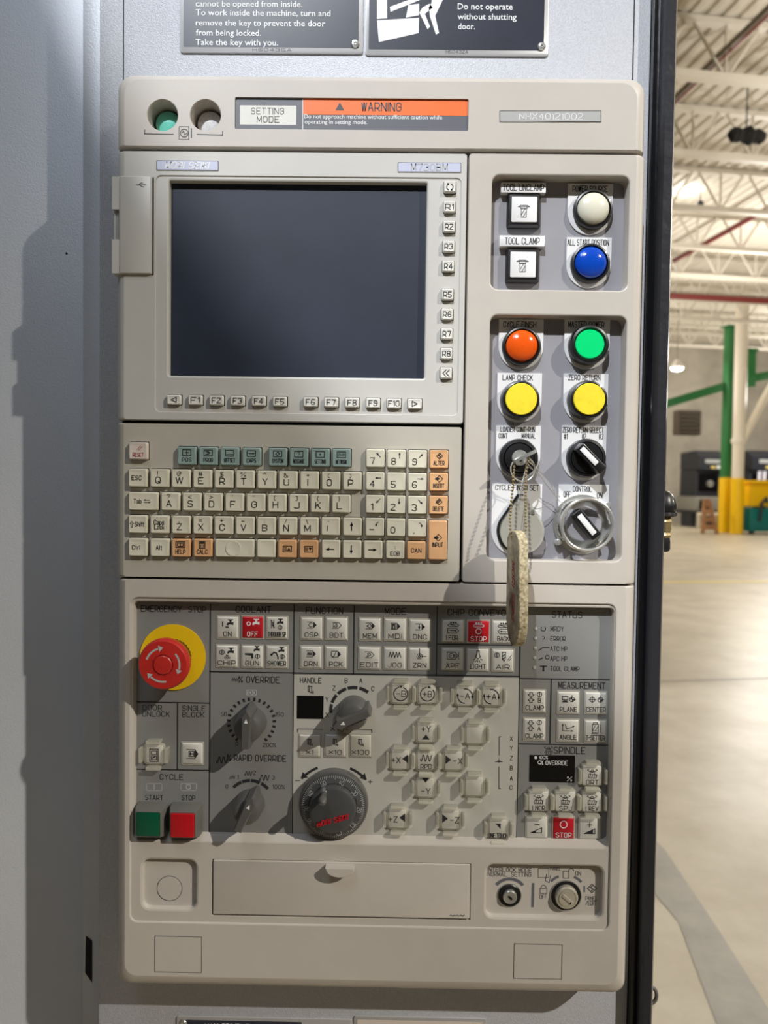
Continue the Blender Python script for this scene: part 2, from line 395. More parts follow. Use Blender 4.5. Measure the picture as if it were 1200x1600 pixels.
# high bay lamps
for (px, py, dist, r, lab) in ((1071, 283, 17.0, 0.17, 'bright round high bay lamp just right of the black post'), (1058, 576, 27.0, 0.20, 'small white high bay lamp lower down beside the black post')):
    p = Q(px, py, dist); t = hthing('high_bay_lamp', lab, 'lamp', p, 'high bay lamps')
    hpart('lamp_shade', 'beam_white', t, lambda b: b.vlathe(0, 0, [(r*1.15, 0.02), (r*1.1, 0.06), (r*0.5, 0.26), (0.06, 0.32)]))
    hpart('lamp_lens', 'lamp_glow', t, lambda b: b.vlathe(0, 0, [(r*0.4, -0.07), (r*0.85, -0.04), (r, 0.02)]))
    hpart('hanging_rod', 'pipe_grey', t, lambda b: b.vlathe(0, 0, [(0.015, 0.32), (0.015, DECK-p.z)], 6))
    L = bpy.data.lights.new('bulb', 'POINT'); L.energy = 25; L.color = (1.0, 0.96, 0.88); L.shadow_soft_size = 0.2
    lo = bpy.data.objects.new('bulb', L); col.objects.link(lo); lo.location = p + Vector((0, 0, -0.35))
for (x, y) in ((8, 8), (6, 27), (15, 27.5), (9, 18), (10, 1)):  # added fill points brightening floor, roof and far wall; no fixtures
    L = bpy.data.lights.new('hall_fill', 'POINT'); L.energy = 620; L.color = (1.0, 0.96, 0.88); L.shadow_soft_size = 0.3
    lo = bpy.data.objects.new('hall_fill', L); col.objects.link(lo); lo.location = (x, y, 5.0)
# dark ragged bundle
p = Q(1166, 212, 12.3); t = hthing('hanging_bundle', 'black ragged-edged bundle hanging under the roof joists', 'bundle', p)
def ragged(b):
    rnd = random.Random(3)
    for cx, ra, hb in ((-0.16, 0.15, 0.11), (0.03, 0.14, 0.13), (0.2, 0.13, 0.11)):
        loops = []
        for k in range(9):
            x = cx-ra+2*ra*k/8; q = math.sqrt(max(0.06, 1-((x-cx)/ra)**2))
            loops.append([(x, hb*q*math.cos(a)*(1+rnd.uniform(-.22, .22)), hb*q*math.sin(a)*(1+rnd.uniform(-.22, .22))) for a in [2*math.pi*i/11 for i in range(11)]])
        b.loft(loops, True, True)
hpart('cloth', 'cloth_black', t, ragged, smooth=False)
hpart('hanging_rod', 'cloth_black', t, lambda b: b.vlathe(0, 0, [(0.012, 0.05), (0.012, DECK-p.z-0.1)], 6))
p = Q(1094, 322, 16.5); t = hthing('junction_box', 'small dark blue box on the roof joist below the bright lamp', 'box', p)
hpart('body', 'navy', t, lambda b: b.box(-0.05, -0.12, -0.05, 0.05, 0.1, 0.05, 0.01)); hpart('bracket', 'pipe_grey', t, lambda b: b.vlathe(0, 0, [(0.012, 0.1), (0.012, 0.4)], 6))
# crane and columns
g1 = G(1140, 832); dcol = g1.y+D; q = mpp(dcol)
zt = CZ+(757-505)*q
t = hthing('crane_column', 'green steel crane column with yellow painted foot beside white pipe column', 'column', G(1133, 832))
hpart('post', 'green_paint', t, lambda b: b.box(-7*q, 85*q, -7*q, 7*q, zt, 7*q, 0.01)); hpart('foot', 'yellow_paint', t, lambda b: b.box(-8*q, 0, -7.5*q, 8*q, 85*q, 7.5*q, 0.01), 'yellow painted foot')
hpart('cap_plate', 'green_paint', t, lambda b: b.box(-11*q, zt, -11*q, 11*q, zt+0.04, 11*q))
t = hthing('pipe_column', 'white round column with yellow base and slanting brace', 'column', G(1150, 834))
hpart('shaft', 'white_paint', t, lambda b: b.vlathe(0, 0, [(8.5*q, 84*q), (8.5*q, 120*q), (9*q, 150*q), (9.5*q, 300*q), (9.5*q, DECK-0.1)], 20)); hpart('base', 'yellow_paint', t, lambda b: b.vlathe(0, 0, [(9.5*q, 0), (9.5*q, 84*q)], 20), 'yellow painted base')
hpart('brace', 'white_paint', t, lambda b: b.tube([(0, 130*q, 0), (60*q, 240*q, 0), (95*q, 305*q, 0)], 6*q, 12)); hpart('collar', 'white_paint', t, lambda b: b.vlathe(0, 0, [(10*q, 136*q), (11*q, 140*q), (10*q, 144*q)], 20))
def beam(name, lab, a, b_, m='green_paint', hh=0.28):
    mid = (a+b_)/2; t = bpy.data.objects.new(name, None); col.objects.link(t); t.location = mid; t['label'] = lab; t['category'] = 'crane beam'
    mb = MB(); d = (b_-a); L = d.length/2; mb.box(-L, hh/2-0.03, -0.1, L, hh/2, 0.1); mb.box(-L, -hh/2, -0.1, L, -hh/2+0.03, 0.1)
    w_ = MB(); w_.box(-L, -hh/2+0.03, -0.015, L, hh/2-0.03, 0.015)
    ang = Vector((1, 0, 0)).rotation_difference(d.normalized()).to_euler()
    t.rotation_euler = ang
    for nm, x in (('flanges', mb), ('web', w_)):
        o = bpy.data.objects.new(nm, x.mesh(nm, m)); col.objects.link(o); o.parent = t
beam('crane_beam', 'green crane runway beam reaching left from the green column behind the black post', Q(1012, 640, dcol), Q(1130, 604, dcol*1.0))
beam('crane_beam', 'green crane beam reaching right from behind the white column', Q(1160, 594, dcol), Q(1290, 570, dcol))
p = Q(1172, 600, dcol); t = hthing('crane_trolley', 'green upright trolley frame above the right-hand crane beam', 'crane trolley', p)
hpart('frame', 'green_paint', t, lambda b: (b.box(-7*q, -4*q, -0.08, 7*q, 50*q, 0.08, 0.01), b.box(-9*q, 50*q, -0.12, 9*q, 54*q, 0.12)))
# far wall vent
p = Q(1078, 660, KW-2.2); t = hthing('wall_vent', 'dark square louvred opening high in the grey far wall', 'vent', p); qq = mpp(KW-2)
hpart('frame', 'dark_vent', t, lambda b: b.box(-19*qq, -19*qq, -0.4, 19*qq, 19*qq, -0.02, 0.02)); hpart('opening', 'dark_vent', t, lambda b: b.box(-18*qq, -18*qq, -0.02, 18*qq, 18*qq, 0.01))
for k in range(6): hpart('louvre', 'dark_vent', t, lambda b: b.box(-18*qq, (-17+k*6)*qq, 0.01, 18*qq, (-15+k*6)*qq, 0.06))
# far machines
def machine(px, lab, wpx=24):
    gp = G(px, 823); dd = gp.y+D; a = mpp(dd)
    t = hthing('machine_tool', lab, 'machine', gp); W = wpx*a
    hpart('cabinet', 'machine_dark', t, lambda b: b.box(-W, 32*a, -0.9, W, 88*a, 0.3, 0.04))
    hpart('head', 'machine_dark', t, lambda b: b.loft([lift(rr(-W*1.02, 88*a, W*1.02, 116*a, 0.05), -0.9), lift(rr(-W*1.02, 88*a, W*1.02, 118*a, 0.05), 0.1), lift(rr(-W, 88*a, W, 108*a, 0.05), 0.5)], True))
    hpart('name_strip', 'ink_pale', t, lambda b: b.box(-W*0.55, 98*a, 0.4, W*0.6, 104*a, 0.52))
    hpart('warning_label', 'line_yellow', t, lambda b: b.box(-W*0.1, 90*a, 0.5, W*0.25, 94*a, 0.52)); hpart('info_label', 'ink_white', t, lambda b: b.box(W*0.35, 90*a, 0.5, W*0.75, 95*a, 0.52))
    hpart('window', 'window_black', t, lambda b: b.box(-W*0.8, 55*a, 0.3, W*0.7, 82*a, 0.33)); hpart('chuck', 'steel', t, lambda b: b.lathe((0, 67*a), [(5*a, 0.3), (5*a, 0.45), (2*a, 0.47)], 16))
    hpart('base', 'machine_grey', t, lambda b: b.box(-W*1.25, 25*a, -0.9, W*0.6, 47*a, 0.5, 0.04)); hpart('chip_tray', 'window_black', t, lambda b: b.box(-W*0.9, 28*a, 0.5, -W*0.05, 42*a, 0.53))
    hpart('skirt', 'machine_dark', t, lambda b: b.box(-W*1.35, 21*a, -0.95, W*1.2, 25*a, 0.55))
    for sx in (-1, 1): hpart('foot', 'machine_dark', t, lambda b: b.box(sx*W-0.1, 0, -0.6, sx*W+0.1, 21*a, 0.2))
machine(1099, 'dark grey machine tool against the far wall, left of the green column', 21)
machine(1184, 'dark grey machine tool behind the white column, above the yellow machine', 25)
gp = G(1095, 824); a = mpp(gp.y+D); t = hthing('low_bench', 'white low bench in front of the left dark machine', 'bench', gp + Vector((0, -0.8, 0)))
hpart('top', 'white_paint', t, lambda b: b.box(-15*a, 20*a, -0.25, 18*a, 24*a, 0.25, 0.01))
for sx in (-13, 15):
    for sh in (-0.2, 0.2): hpart('leg', 'white_paint', t, lambda b: b.box((sx-1.5)*a, 0, sh-0.03, (sx+1.5)*a, 20*a, sh+0.03))
gp = G(1109, 834); a = mpp(gp.y+D); t = hthing('wooden_crate_frame', 'brown wooden pallet leaning beside the yellow column foot', 'pallet', gp)
for x0, x1 in ((-12, -2), (12, 4)): hpart('stile', 'wood', t, lambda b: b.loft([[(x0*a-0.05, 0, -.05), (x0*a+0.05, 0, -.05), (x0*a+0.05, 0, .05), (x0*a-0.05, 0, .05)], [(x1*a-0.05, 54*a, -.35), (x1*a+0.05, 54*a, -.35), (x1*a+0.05, 54*a, -.25), (x1*a-0.05, 54*a, -.25)]], True, smooth_ := True))
for k in range(4): hpart('board', 'wood', t, lambda b: b.box((-11+2.4*k)*a, (6+12*k)*a, -0.05-0.07*k, (12-1.8*k)*a, (14+12*k)*a, 0.0-0.07*k+0.06))
gp = G(1185, 834); a = mpp(gp.y+D); t = hthing('floor_scrubber', 'yellow and teal wheeled machine standing right of the column', 'machine', gp)
hpart('lower_body', 'teal_paint', t, lambda b: b.box(-24*a, 4*a, -0.5, 40*a, 40*a, 0.3, 0.05)); hpart('upper_body', 'yellow_paint', t, lambda b: b.box(-18*a, 42*a, -0.6, 30*a, 82*a, 0.1, 0.04))
hpart('tray', 'yellow_paint', t, lambda b: b.box(-22*a, 78*a, -0.6, 35*a, 83*a, 0.3, 0.02)); hpart('handle', 'machine_dark', t, lambda b: b.tube([(-10*a, 20*a, 0.35), (-10*a, 48*a, 0.45), (-2*a, 56*a, 0.45), (2*a, 50*a, 0.35)], 2.5*a, 8))
for sx in (-18, 30): hpart('wheel', 'black_plastic', t, lambda b: b.vlathe(sx*a, 0.2, [(4*a, 0), (4.5*a, 2*a), (4*a, 5*a)], 14))
p = Q(1188, 748, dcol*0.99); t = hthing('paper_sheets', 'white curled sheets lying on top of the yellow machine', 'papers', Vector((p.x, p.y, 84*a)))
for k in range(2): hpart('sheet', 'paper_glow', t, lambda b: b.loft([[((-8+9*k)*a, 0, .1), ((-2+9*k)*a, 0, .1), ((-2+9*k)*a, 0.01, .1), ((-8+9*k)*a, 0.01, .1)], [((-3+9*k)*a, 13*a, -.05), ((3+9*k)*a, 14*a, -.05), ((3+9*k)*a, 14*a+.01, -.05), ((-3+9*k)*a, 13*a+.01, -.05)]], True))

# ------------------------------------------------------------------ machine enclosure
HS = -0.046; HL = -0.102
enc = thing('machine_enclosure', 'silver hammer-finish sheet metal front of the machine around the operator panel', 'machine', (0, -CZ, -0.2))
def sheetbox(x0, x1, h, name, m, lab, y0=-150, y1=1750, dh=0.003, hb=None):
    u0 = P(x0, 800, h)[0]; u1 = P(x1, 800, h)[0]; b = MB()
    v0 = P(600, y1, h)[1]; v1 = P(600, y0, h)[1]
    b.box(u0, v0, (h-dh) if hb is None else hb, u1, v1, h, 0.0004, 0.001); return b.build(name, m, enc, lab)
def sheetu(u0, u1, h, name, m, lab, v0=-0.75, v1=0.85, hb=-0.2):
    b = MB(); b.box(u0, v0, hb, u1, v1, h, 0.0008, 0.0015); return b.build(name, m, enc, lab)
ul0 = P(155, 700, HS)[0]; us0 = P(193, 60, HS)[0]; us1 = P(990, 60, HS)[0]; ur1 = P(1003, 800, -0.040)[0]-0.0004
vt = P(600, 150, HS)[1]
sheetu(ul0, ur1, HS, 'front_sheet', 'silver', None)
for u_ in (us0, us1):
    b = MB(); b.box(u_-0.0005, vt, HS, u_+0.0005, 0.85, HS+0.00015); b.build('seam', 'gap', enc)
ul1 = P(127, 800, -0.075)[0]
sheetu(ul1, ul0-0.0005, -0.078, 'step_flange', 'silver_side', None)
b = MB(); x0, v0 = P(133, 1463, -0.0775); 
b.flat([P(134, 1462, -.0775), P(133, 1520, -.0775), P(144, 1536, -.0775), P(144, 1470, -.0775)], -0.0775)
b.build('slot_opening', 'black_hole', enc)
sheetu(-0.9, ul1-0.0005, HL, 'side_panel', 'silver_side', None)
b = MB(); b.lathe(P(104, 396, HL), [(0.0012, HL), (0.0010, HL+0.0004)], 10); b.build('screw_spot', 'ink', enc)
# black post
post = thing('door_post', 'tall black door post with a glossy grey edge right of the operator panel', 'post', (P(1025, 800, -0.03)[0], -CZ, -0.03))
ua, ub, uc = P(1003, 800, -0.040)[0], P(1020, 800, -0.03)[0], P(1040, 800, -0.034)[0]
b = MB(); b.box(ua, -0.9, -0.2, ub, 0.9, -0.040, 0.0005); b.build('rubber_seal', 'black_gloss', post)
b = MB(); b.loft([[(x, -0.9, h) for x, h in ((ub, -0.20), (ub, -0.034), (ub+0.002, -0.030), (uc-0.003, -0.030), (uc, -0.036), (uc, -0.20))], [(x, 0.9, h) for x, h in ((ub, -0.20), (ub, -0.034), (ub+0.002, -0.030), (uc-0.003, -0.030), (uc, -0.036), (uc, -0.20))]], True, True)
b.build('edge_profile', 'post_grey', post)
fx = uc+0.0
t = thing('hose_coupling', 'black domed coupling with brass fittings poking out behind the black post', 'coupling', (P(1036, 800, -0.12)[0], P(1036, 800, -0.12)[1], -0.12))
c0 = P(1036, 800, -0.12)[0]; yv = lambda y: P(1040, y, -0.12)[1]; a = s(-0.12)
b = MB(); b.vlathe(c0, -0.12, [(19*a, yv(799)), (20*a, yv(796)), (19.5*a, yv(788)), (16*a, yv(776)), (10*a, yv(769)), (3*a, yv(766))], 28); b.build('dome', 'black_plastic', t)
b = MB(); b.vlathe(c0, -0.12, [(19*a, yv(807)), (21*a, yv(805)), (20*a, yv(800)), (17*a, yv(799))], 28); b.build('flange', 'black_plastic', t)
b = MB(); b.vlathe(c0, -0.12, [(12*a, yv(840)), (14*a, yv(836)), (12*a, yv(832)), (14*a, yv(826)), (13*a, yv(820)), (15*a, yv(815)), (12*a, yv(807))], 8); b.build('brass_fitting', 'brass', t)
b = MB(); b.vlathe(c0, -0.12, [(9*a, yv(862)), (12*a, yv(858)), (12*a, yv(846)), (11*a, yv(840))], 12); b.build('lower_nut', 'black_plastic', t)
b = MB(); b.tube([(c0-0.03, yv(870), -0.12), (c0-0.01, yv(868), -0.12), (c0, yv(862), -0.12)], 0.004, 10); b.build('hose', 'black_plastic', t)
ce = P(1017, 1555, -0.1); a = s(-0.1)
t = thing('cable_hook', 'small dark metal hook curling out behind the black post near the floor', 'hook', (ce[0], ce[1], -0.1))
b = MB(); b.tube([(ce[0]+9*a*math.cos(x), ce[1]+13*a*math.sin(x), -0.1) for x in [R(-100+i*20) for i in range(11)]]+[(ce[0]-0.02, ce[1]+0.006, -0.1)], 3*a, 10); b.build('hook_rod', 'housing_grey', t)
b = MB(); b.box(ce[0]-0.03, ce[1]-0.01, -0.11, ce[0]-0.018, ce[1]+0.014, -0.09, 0.001); b.build('mount', 'housing_grey', t)

# ------------------------------------------------------------------ printing helpers
def T(b, t, px, py, w_, h_, h, off=0.0, rot=0.0, slant=0.0):
    k = s(h); b.text(t, P(px, py, h), w_*k, h_*k, h+0.00012, off, rot, slant, max(h_*k*(0.11+off*4), 0.62*k))
def TF(b, t, px, py, w_, h_, h, off=0.0):
    k = s(h); c = P(px, py, h); V, Fc = font_mesh(t, off); b.add([(c[0]+x*w_*k, c[1]+y*h_*k, h+0.00012) for x, y in V], Fc)
def Lp(b, pts, wpx, h): b.line([P(x, y, h) for x, y in pts], wpx*s(h), h+0.00012)
def Rp(b, x0, y0, x1, y1, h, dh=0.0001, r=0):      # printed rectangle
    u0, v0, u1, v1 = rect(x0, y0, x1, y1, h); b.flat(rr(u0, v0, u1, v1, r*s(h) if r else 1e-5, 3 if r else 1), h+dh)

# warning plates above
def sign(x0, x1, y0, y1, lab, lines, small, rivet, pict=False, ysmall=78, nm='safety_sign'):
    h = HS+0.0015; u0, v0, u1, v1 = rect(x0, y0, x1, y1, h)
    t = thing(nm, lab, 'sign', ((u0+u1)/2, (v0+v1)/2, HS))
    b = MB(); b.box(u0, v0, HS+0.0001, u1, v1, h, 0.0004, 0.0025); b.build('plate', 'sign_steel', t)
    b = MB(); Rp(b, x0+6, y0+6, x1-7, y1-(9 if y1 < 200 else -5), h, 0.00012, 1); b.build('dark_face', 'navy', t)
    b = MB()
    for (s_, px, py, w_) in lines: TF(b, s_, px, py, w_, 9.2, h+0.0002, 0.008)
    if lines: b.build('lettering', 'ink_white', t)
    if small: b = MB(); T(b, small[0], small[1], ysmall, small[2], 4.5, h); b.build('small_print', 'ink_soft', t)
    for rx, ry in rivet:
        c = P(rx, ry, h); b = MB(); b.lathe(c, [(0.0034, h), (0.0034, h+0.0008), (0.0026, h+0.0016), (0.0012, h+0.0018), (0.0009, h+0.0010), (0, h+0.0010)], 20); b.build('rivet', 'steel', t)
    return t, h
sign(281, 568, -90, 83, 'navy safety plate with white text about the door key, left of the pair', [('cannot be opened from inside.', 389, 6, 164), ('To work inside the machine, turn and', 411, 20, 207), ('remove the key to prevent the door', 407, 36, 199), ('from being locked.', 357, 51, 100), ('Take the key with you.', 370, 66, 127)], ('H60435A', 425, 60), [(555, 69)])
t, h = sign(571, 858, -90, 87, 'navy safety plate with white figure pictogram, right of the pair', [('Do not operate', 758, 10, 84), ('without shutting', 761, 26, 90), ('door.', 729, 41, 26)], ('H60432A', 714, 34), [(846, 73)], ysmall=81)
b = MB()
for pg in ([(589, 32), (592, 66), (654, 52), (655, 28)], [(589, -10), (589, 30), (605, 29), (605, -10)], [(610, 19), (662, -2), (660, -8), (609, 11)], [(634, 28), (655, 24), (655, 6), (638, 8)],
           [(655, 20), (668, 46), (672, 42), (664, 22), (676, 12), (671, 6), (660, 12)], [(670, 12), (672, 27), (681, 54), (686, 52), (680, 25), (692, 0), (690, -12), (676, -12), (674, 5)]):
    b.flat(list(reversed([P(x, y, h) for x, y in pg])) if True else 0, h+0.00025)
b.build('pictogram', 'ink_white', t)
h = HS+0.0015
for (x0, x1, lab, face) in ((276, 551, 'dark plate with white text at the bottom edge of the picture', 'navy'), (553, 760, 'plain pinkish metal plate at the bottom edge of the picture', None)):
    u0, v1 = P(x0, 1588, h); u1 = P(x1, 1590, h)[0]
    t = thing('rating_plate', lab, 'sign', ((u0+u1)/2, v1-0.05, HS)); b = MB(); b.box(u0, v1-0.1, HS+0.0001, u1, v1, h, 0.0004, 0.002); b.build('plate', 'sign_steel', t)
    if face:
        b = MB(); b.box(u0+0.004, v1-0.095, h, u1-0.045, v1-0.003, h+0.0002); b.build('dark_face', face, t)
        b = MB(); b.text('MAX SPINDLE', (u0+0.045, v1-0.0082), 0.04, 0.005, h+0.0004, 0.01); b.build('lettering', 'ink_white', t)
        b = MB(); b.lathe((u0+0.006, v1-0.006), [(0.0034, h), (0.0034, h+0.0008), (0.0026, h+0.0016), (0.0012, h+0.0018), (0, h+0.0010)], 20); b.build('rivet', 'steel', t)
    else:
        b = MB(); b.box(u0+0.003, v1-0.095, h, u1-0.003, v1-0.003, h+0.0002); b.build('face', 'key_reset', t)

# ------------------------------------------------------------------ operator panel housings
def body(name, label, px, mtl, ins, r=(0.002,)*4, holes=(), cat='panel', back=HS, lay=None, N=6):
    """px: photo rectangle of the outline; ins: bevel (left, bottom, right, top) in m; holes: list of loft specs"""
    u0, v0, u1, v1 = px
    t = thing(name, label, cat, ((u0+u1)/2, (v0+v1)/2, back))
    il, ib, ir, it = ins; L = []
    m = max(ins)
    prof = ((0, back+0.0002), (0, -m*1.1-0.0006), (0.08, -m*0.72), (0.29, -m*0.38), (0.60, -m*0.13), (1, 0)) if m > 0.002 else ((0, back+0.0002), (0, -m), (0.3, -m*0.3), (1, 0))
    for k, h in prof:
        q = tuple(max(x-k*0.0, 1e-4) for x in r)
        L.append(lift(rr(u0+il*k, v0+ib*k, u1-ir*k, v1-it*k, q, N), h))
    b = MB(); b.shell(L, holes); return t, b
def recess(x0, y0, x1, y1, r, depth, h0=0.0, edge=0.0012, slope=0.0, sb=0.0, n=5):
    """hole loft from face h0 down: rounded edge, wall, floor opening"""
    u0, v0, u1, v1 = rect(x0, y0, x1, y1, h0)
    f = lambda i, h, k=0.0: lift(rr(u0+i+slope*k, v0+i+slope*k+sb*k, u1-i-slope*k, v1-i-slope*k, max(r-i, 2e-4), n), h)
    return [f(-edge, h0), f(-edge*0.3, h0-edge*0.3), f(0, h0-edge), f(0, h0-depth, 1.0)], (u0+slope, v0+slope+sb, u1-slope, v1-slope)

UL = P(186, 600, -0.010)[0]; 
# -- top hood
vy = lambda y, x=600, h=0: P(x, y, h)[1]
hood_box = (UL, vy(232), P(1005, 200, -0.010)[0], vy(123, 600, -0.008))
holes = []; lens = []
for cx, cy in ((254, 180), (321, 180)):
    c = P(cx, cy); rr0 = 23.5*S0; ring = lambda r, h: [(c[0]+r*math.cos(2*math.pi*i/40), c[1]+r*math.sin(2*math.pi*i/40), h) for i in range(40)]
    holes.append([ring(rr0+0.0006, 0), ring(rr0, -0.0006), ring(rr0*0.97, -0.024)]); lens.append(c)
ru = rect(367, 153, 732, 203)
holes.append([lift(rr(ru[0], ru[1], ru[2], ru[3], 0.0012, 3), 0), lift(rr(ru[0], ru[1], ru[2], ru[3], 0.0012, 3), -0.0014)])
hood, b = body('panel_hood', 'cream top hood of the operator panel with two round lamp holes and warning label', hood_box, 'cream', (0.0075, 0.0006, 0.0085, 0.006), (0.001, 0.001, 0.012, 0.012), holes)
b.build('cover', 'cream', hood)
for c, m_, lb in ((lens[0], 'lens_teal', 'teal lamp lens at the bottom of the left hole'), (lens[1], 'lens_frost', 'frosted white lamp lens at the bottom of the right hole')):
    b = MB(); b.lathe(c, [(0.0118, -0.0235), (0.0116, -0.022), (0.0105, -0.022)], 32); b.build('lamp_seat', 'housing_grey', hood)
    b = MB(); b.lathe(c, [(0.0105, -0.023), (0.0103, -0.0155), (0.0094, -0.0137), (0.0066, -0.0122), (0.0033, -0.0115), (0, -0.0113)], 32); b.build('lamp_lens', m_, hood, lb)
hb = -0.0014
b = MB(); b.flat(rr(*ru, 0.001, 3), hb); lab = b.build('warning_label', 'sign_grey', hood, 'grey label strip with orange WARNING band')
b = MB(); Rp(b, 474, 155, 731, 180, hb); b.build('orange_band', 'orange_print', lab)
b = MB(); Rp(b, 375, 165, 463, 195, hb); b.build('white_field', 'key_white', lab)
b = MB(); T(b, 'SETTING', 418, 173.5, 51, 9, hb+.0001); T(b, 'MODE', 419, 186.5, 35, 9, hb+.0001); T(b, 'WARNING', 596, 167, 62, 12, hb+.0001, 0.01)
b.flat([P(524, 172.5, hb), P(538, 172.5, hb), P(531, 160, hb)], hb+0.0002); b.build('dark_lettering', 'ink_soft', lab, kind='stuff')
b = MB(); TF(b, 'Do not approach machine without sufficient caution while', 583, 182.5, 212, 6.5, hb, .004); TF(b, 'operating in setting mode.', 525, 190.5, 96, 6.5, hb, .004); Lp(b, [(473, 155), (473, 203)], 1, hb); b.build('white_lettering', 'ink_white', lab)
b = MB(); Lp(b, [(226, 203), (226, 209), (271, 210)], 1.4, 0); Lp(b, [(308, 210), (348, 211), (348, 205)], 1.4, 0)
Lp(b, [(280, 198), (295, 198), (295, 218), (280, 218), (280, 198)], 1, 0); b.arc(P(288, 208), 6*S0, 0, 360, 1.2*S0, 0.0002); Lp(b, [(284, 208), (287, 205), (289, 211), (292, 208)], 1.2, 0); Lp(b, [(299, 201), (299, 215)], 1.8, 0)
b.build('printed_marks', 'ink_soft', hood)
b = MB(); u = rect(781, 173, 939, 190); b.box(u[0], u[1], -.0001, u[2], u[3], 0.0003); sp = b.build('serial_plate', 'badge_grey', hood)
b = MB(); T(b, 'NHX40121002', 861, 182, 98, 9, 0.0003); b.build('lettering', 'ink_white', sp)
b = MB(); k = 0.0003; Lp(b, [(781, 173), (939, 173), (939, 190), (781, 190), (781, 173)], 0.8, k); b.build('plate_border', 'ink_soft', sp)

# -- display unit
UD1 = P(727, 500)[0]
dbox = (UL, vy(659, 450), UD1, vy(237, 450))
DS = -0.0065
scr, su = recess(264, 284, 665, 589, 0.0012, 0.0065, -0.0008, edge=0.0016)
fr, fu = recess(243, 276, 718, 646, 0.004, 0.0008, 0.0, edge=0.0004)
disp, b = body('display_unit', 'grey-beige display unit with dark screen and rows of small keys', dbox, 'cream_light', (0.0075, 0.0006, 0.0008, 0.0006), holes=[fr], cat='display')
b.build('bezel', 'cream_light', disp)
b = MB(); b.shell([lift(rr(fu[0], fu[1], fu[2], fu[3], 0.004, 5), -0.0009), lift(rr(fu[0], fu[1], fu[2], fu[3], 0.004, 5), -0.0008)], [scr]); b.build('inner_frame', 'cream_light', disp)
b = MB(); b.box(su[0]-0.001, su[1]-0.001, DS-0.003, su[2]+0.001, su[3]+0.001, DS); b.build('screen_glass', 'screen', disp, 'dark dusty switched-off screen')
def badge(px, label, text, wt, name='badge'):
    b = MB(); u = rect(*px); b.box(u[0], u[1], -.0001, u[2], u[3], 0.0004); o = b.build(name, 'badge_blue', disp, label)
    b = MB(); T(b, text, (px[0]+px[2])/2, (px[1]+px[3])/2, wt, 9.5, 0.0004, 0.016, 0, 0.25 if wt > 62 else 0); b.build('lettering', 'ink_white' if wt > 62 else 'ink_pale', o)
    b = MB(); Lp(b, [(px[0], px[1]), (px[2], px[1]+.8), (px[2], px[3]+.8), (px[0], px[3]), (px[0], px[1])], 0.9, 0.0003); b.build('border', 'ink_soft', o)
badge((245, 251, 341, 265.5), 'pale badge with slanted silver maker name', 'MORI SEIKI', 68)
badge((622, 254, 720, 268.5), 'pale badge with model lettering', 'M730BM', 57)
# usb door
b = MB(); hU = 0.0025; u = rect(179, 277, 237, 428, 0.002); hw = rect(176, 277, 237, 428, 0.0)
b.poly([(hw[0], hw[1]), (u[2], hw[1]), (u[2], hw[3]), (hw[0], hw[3]), (hw[0], P(176, 329)[1]), (P(187, 329)[0], P(187, 329)[1]), (P(187, 329)[0], P(187, 375)[1]), (hw[0], P(176, 375)[1])][::1], 0.0, 0.0)
b = MB(); n0 = P(187, 328); n1 = P(187, 375)
b.poly([(hw[0], hw[1]), (u[2], hw[1]), (u[2], hw[3]), (hw[0], hw[3]), (hw[0], n0[1]), (n0[0], n0[1]), (n1[0], n1[1]), (hw[0], n1[1])], -0.012, hU*0.6)
door = b.build('port_door', 'cream_light', disp, 'hinged cover over the port at the left edge of the display')
b = MB(); b.box(P(189, 300)[0], hw[1], hU*0.6, u[2]-0.0008, hw[3], hU, 0.0006); b.build('raised_panel', 'cream_light', door)
b = MB(); b.box(hw[0]+0.0002, n1[1]+0.0008, -0.010, n0[0]-0.0012, n0[1]-0.0008, -0.0015, 0.0008); b.build('latch', 'cream_light', door)
b = MB(); Lp(b, [(213, 289), (228, 289)], 1, hU); Lp(b, [(217, 289), (220, 286), (223, 286)], 1, hU); Lp(b, [(219, 289), (222, 292), (225, 292)], 1, hU); b.build('port_symbol', 'ink', door)
b = MB(); b.box(u[2]-0.0002, hw[1]-0.0007, 0.0, u[2]+0.0011, hw[3], 0.0003); b.build('hinge_gap', 'gap', disp)

# -- keyboard unit
kbox = (UL, vy(905.5, 450), P(720.5, 780)[0], vy(663.5, 450))
kb, b = body('keyboard_unit', 'grey-beige keyboard unit with cream, teal and orange keys', kbox, 'keyboard_grey', (0.0075, 0.0006, 0.0006, 0.0006), cat='keyboard')
b.build('faceplate', 'keyboard_grey', kb)

KM = {}
def key_mesh(w_, h_, H, m, r=0.0009, ins=0.0006, dish=True, name='key'):
    k = (round(w_, 5), round(h_, 5), H, m, r, dish)
    if k not in KM:
        b = MB(); f = lambda i, h: lift(rr(-w_/2+i, -h_/2+i, w_/2-i, h_/2-i, r, 2), h)
        L = [f(0, 0), f(0, H*0.45), f(ins*0.8, H-0.0003), f(ins*1.5, H)]
        if dish:
            n = len(L[0]); L.append([(0.78*x, 0.78*y, H-0.00025) for x, y, _ in L[-1]])
        b.loft(L, False, True); KM[k] = b.mesh(name, m)
    return KM[k]
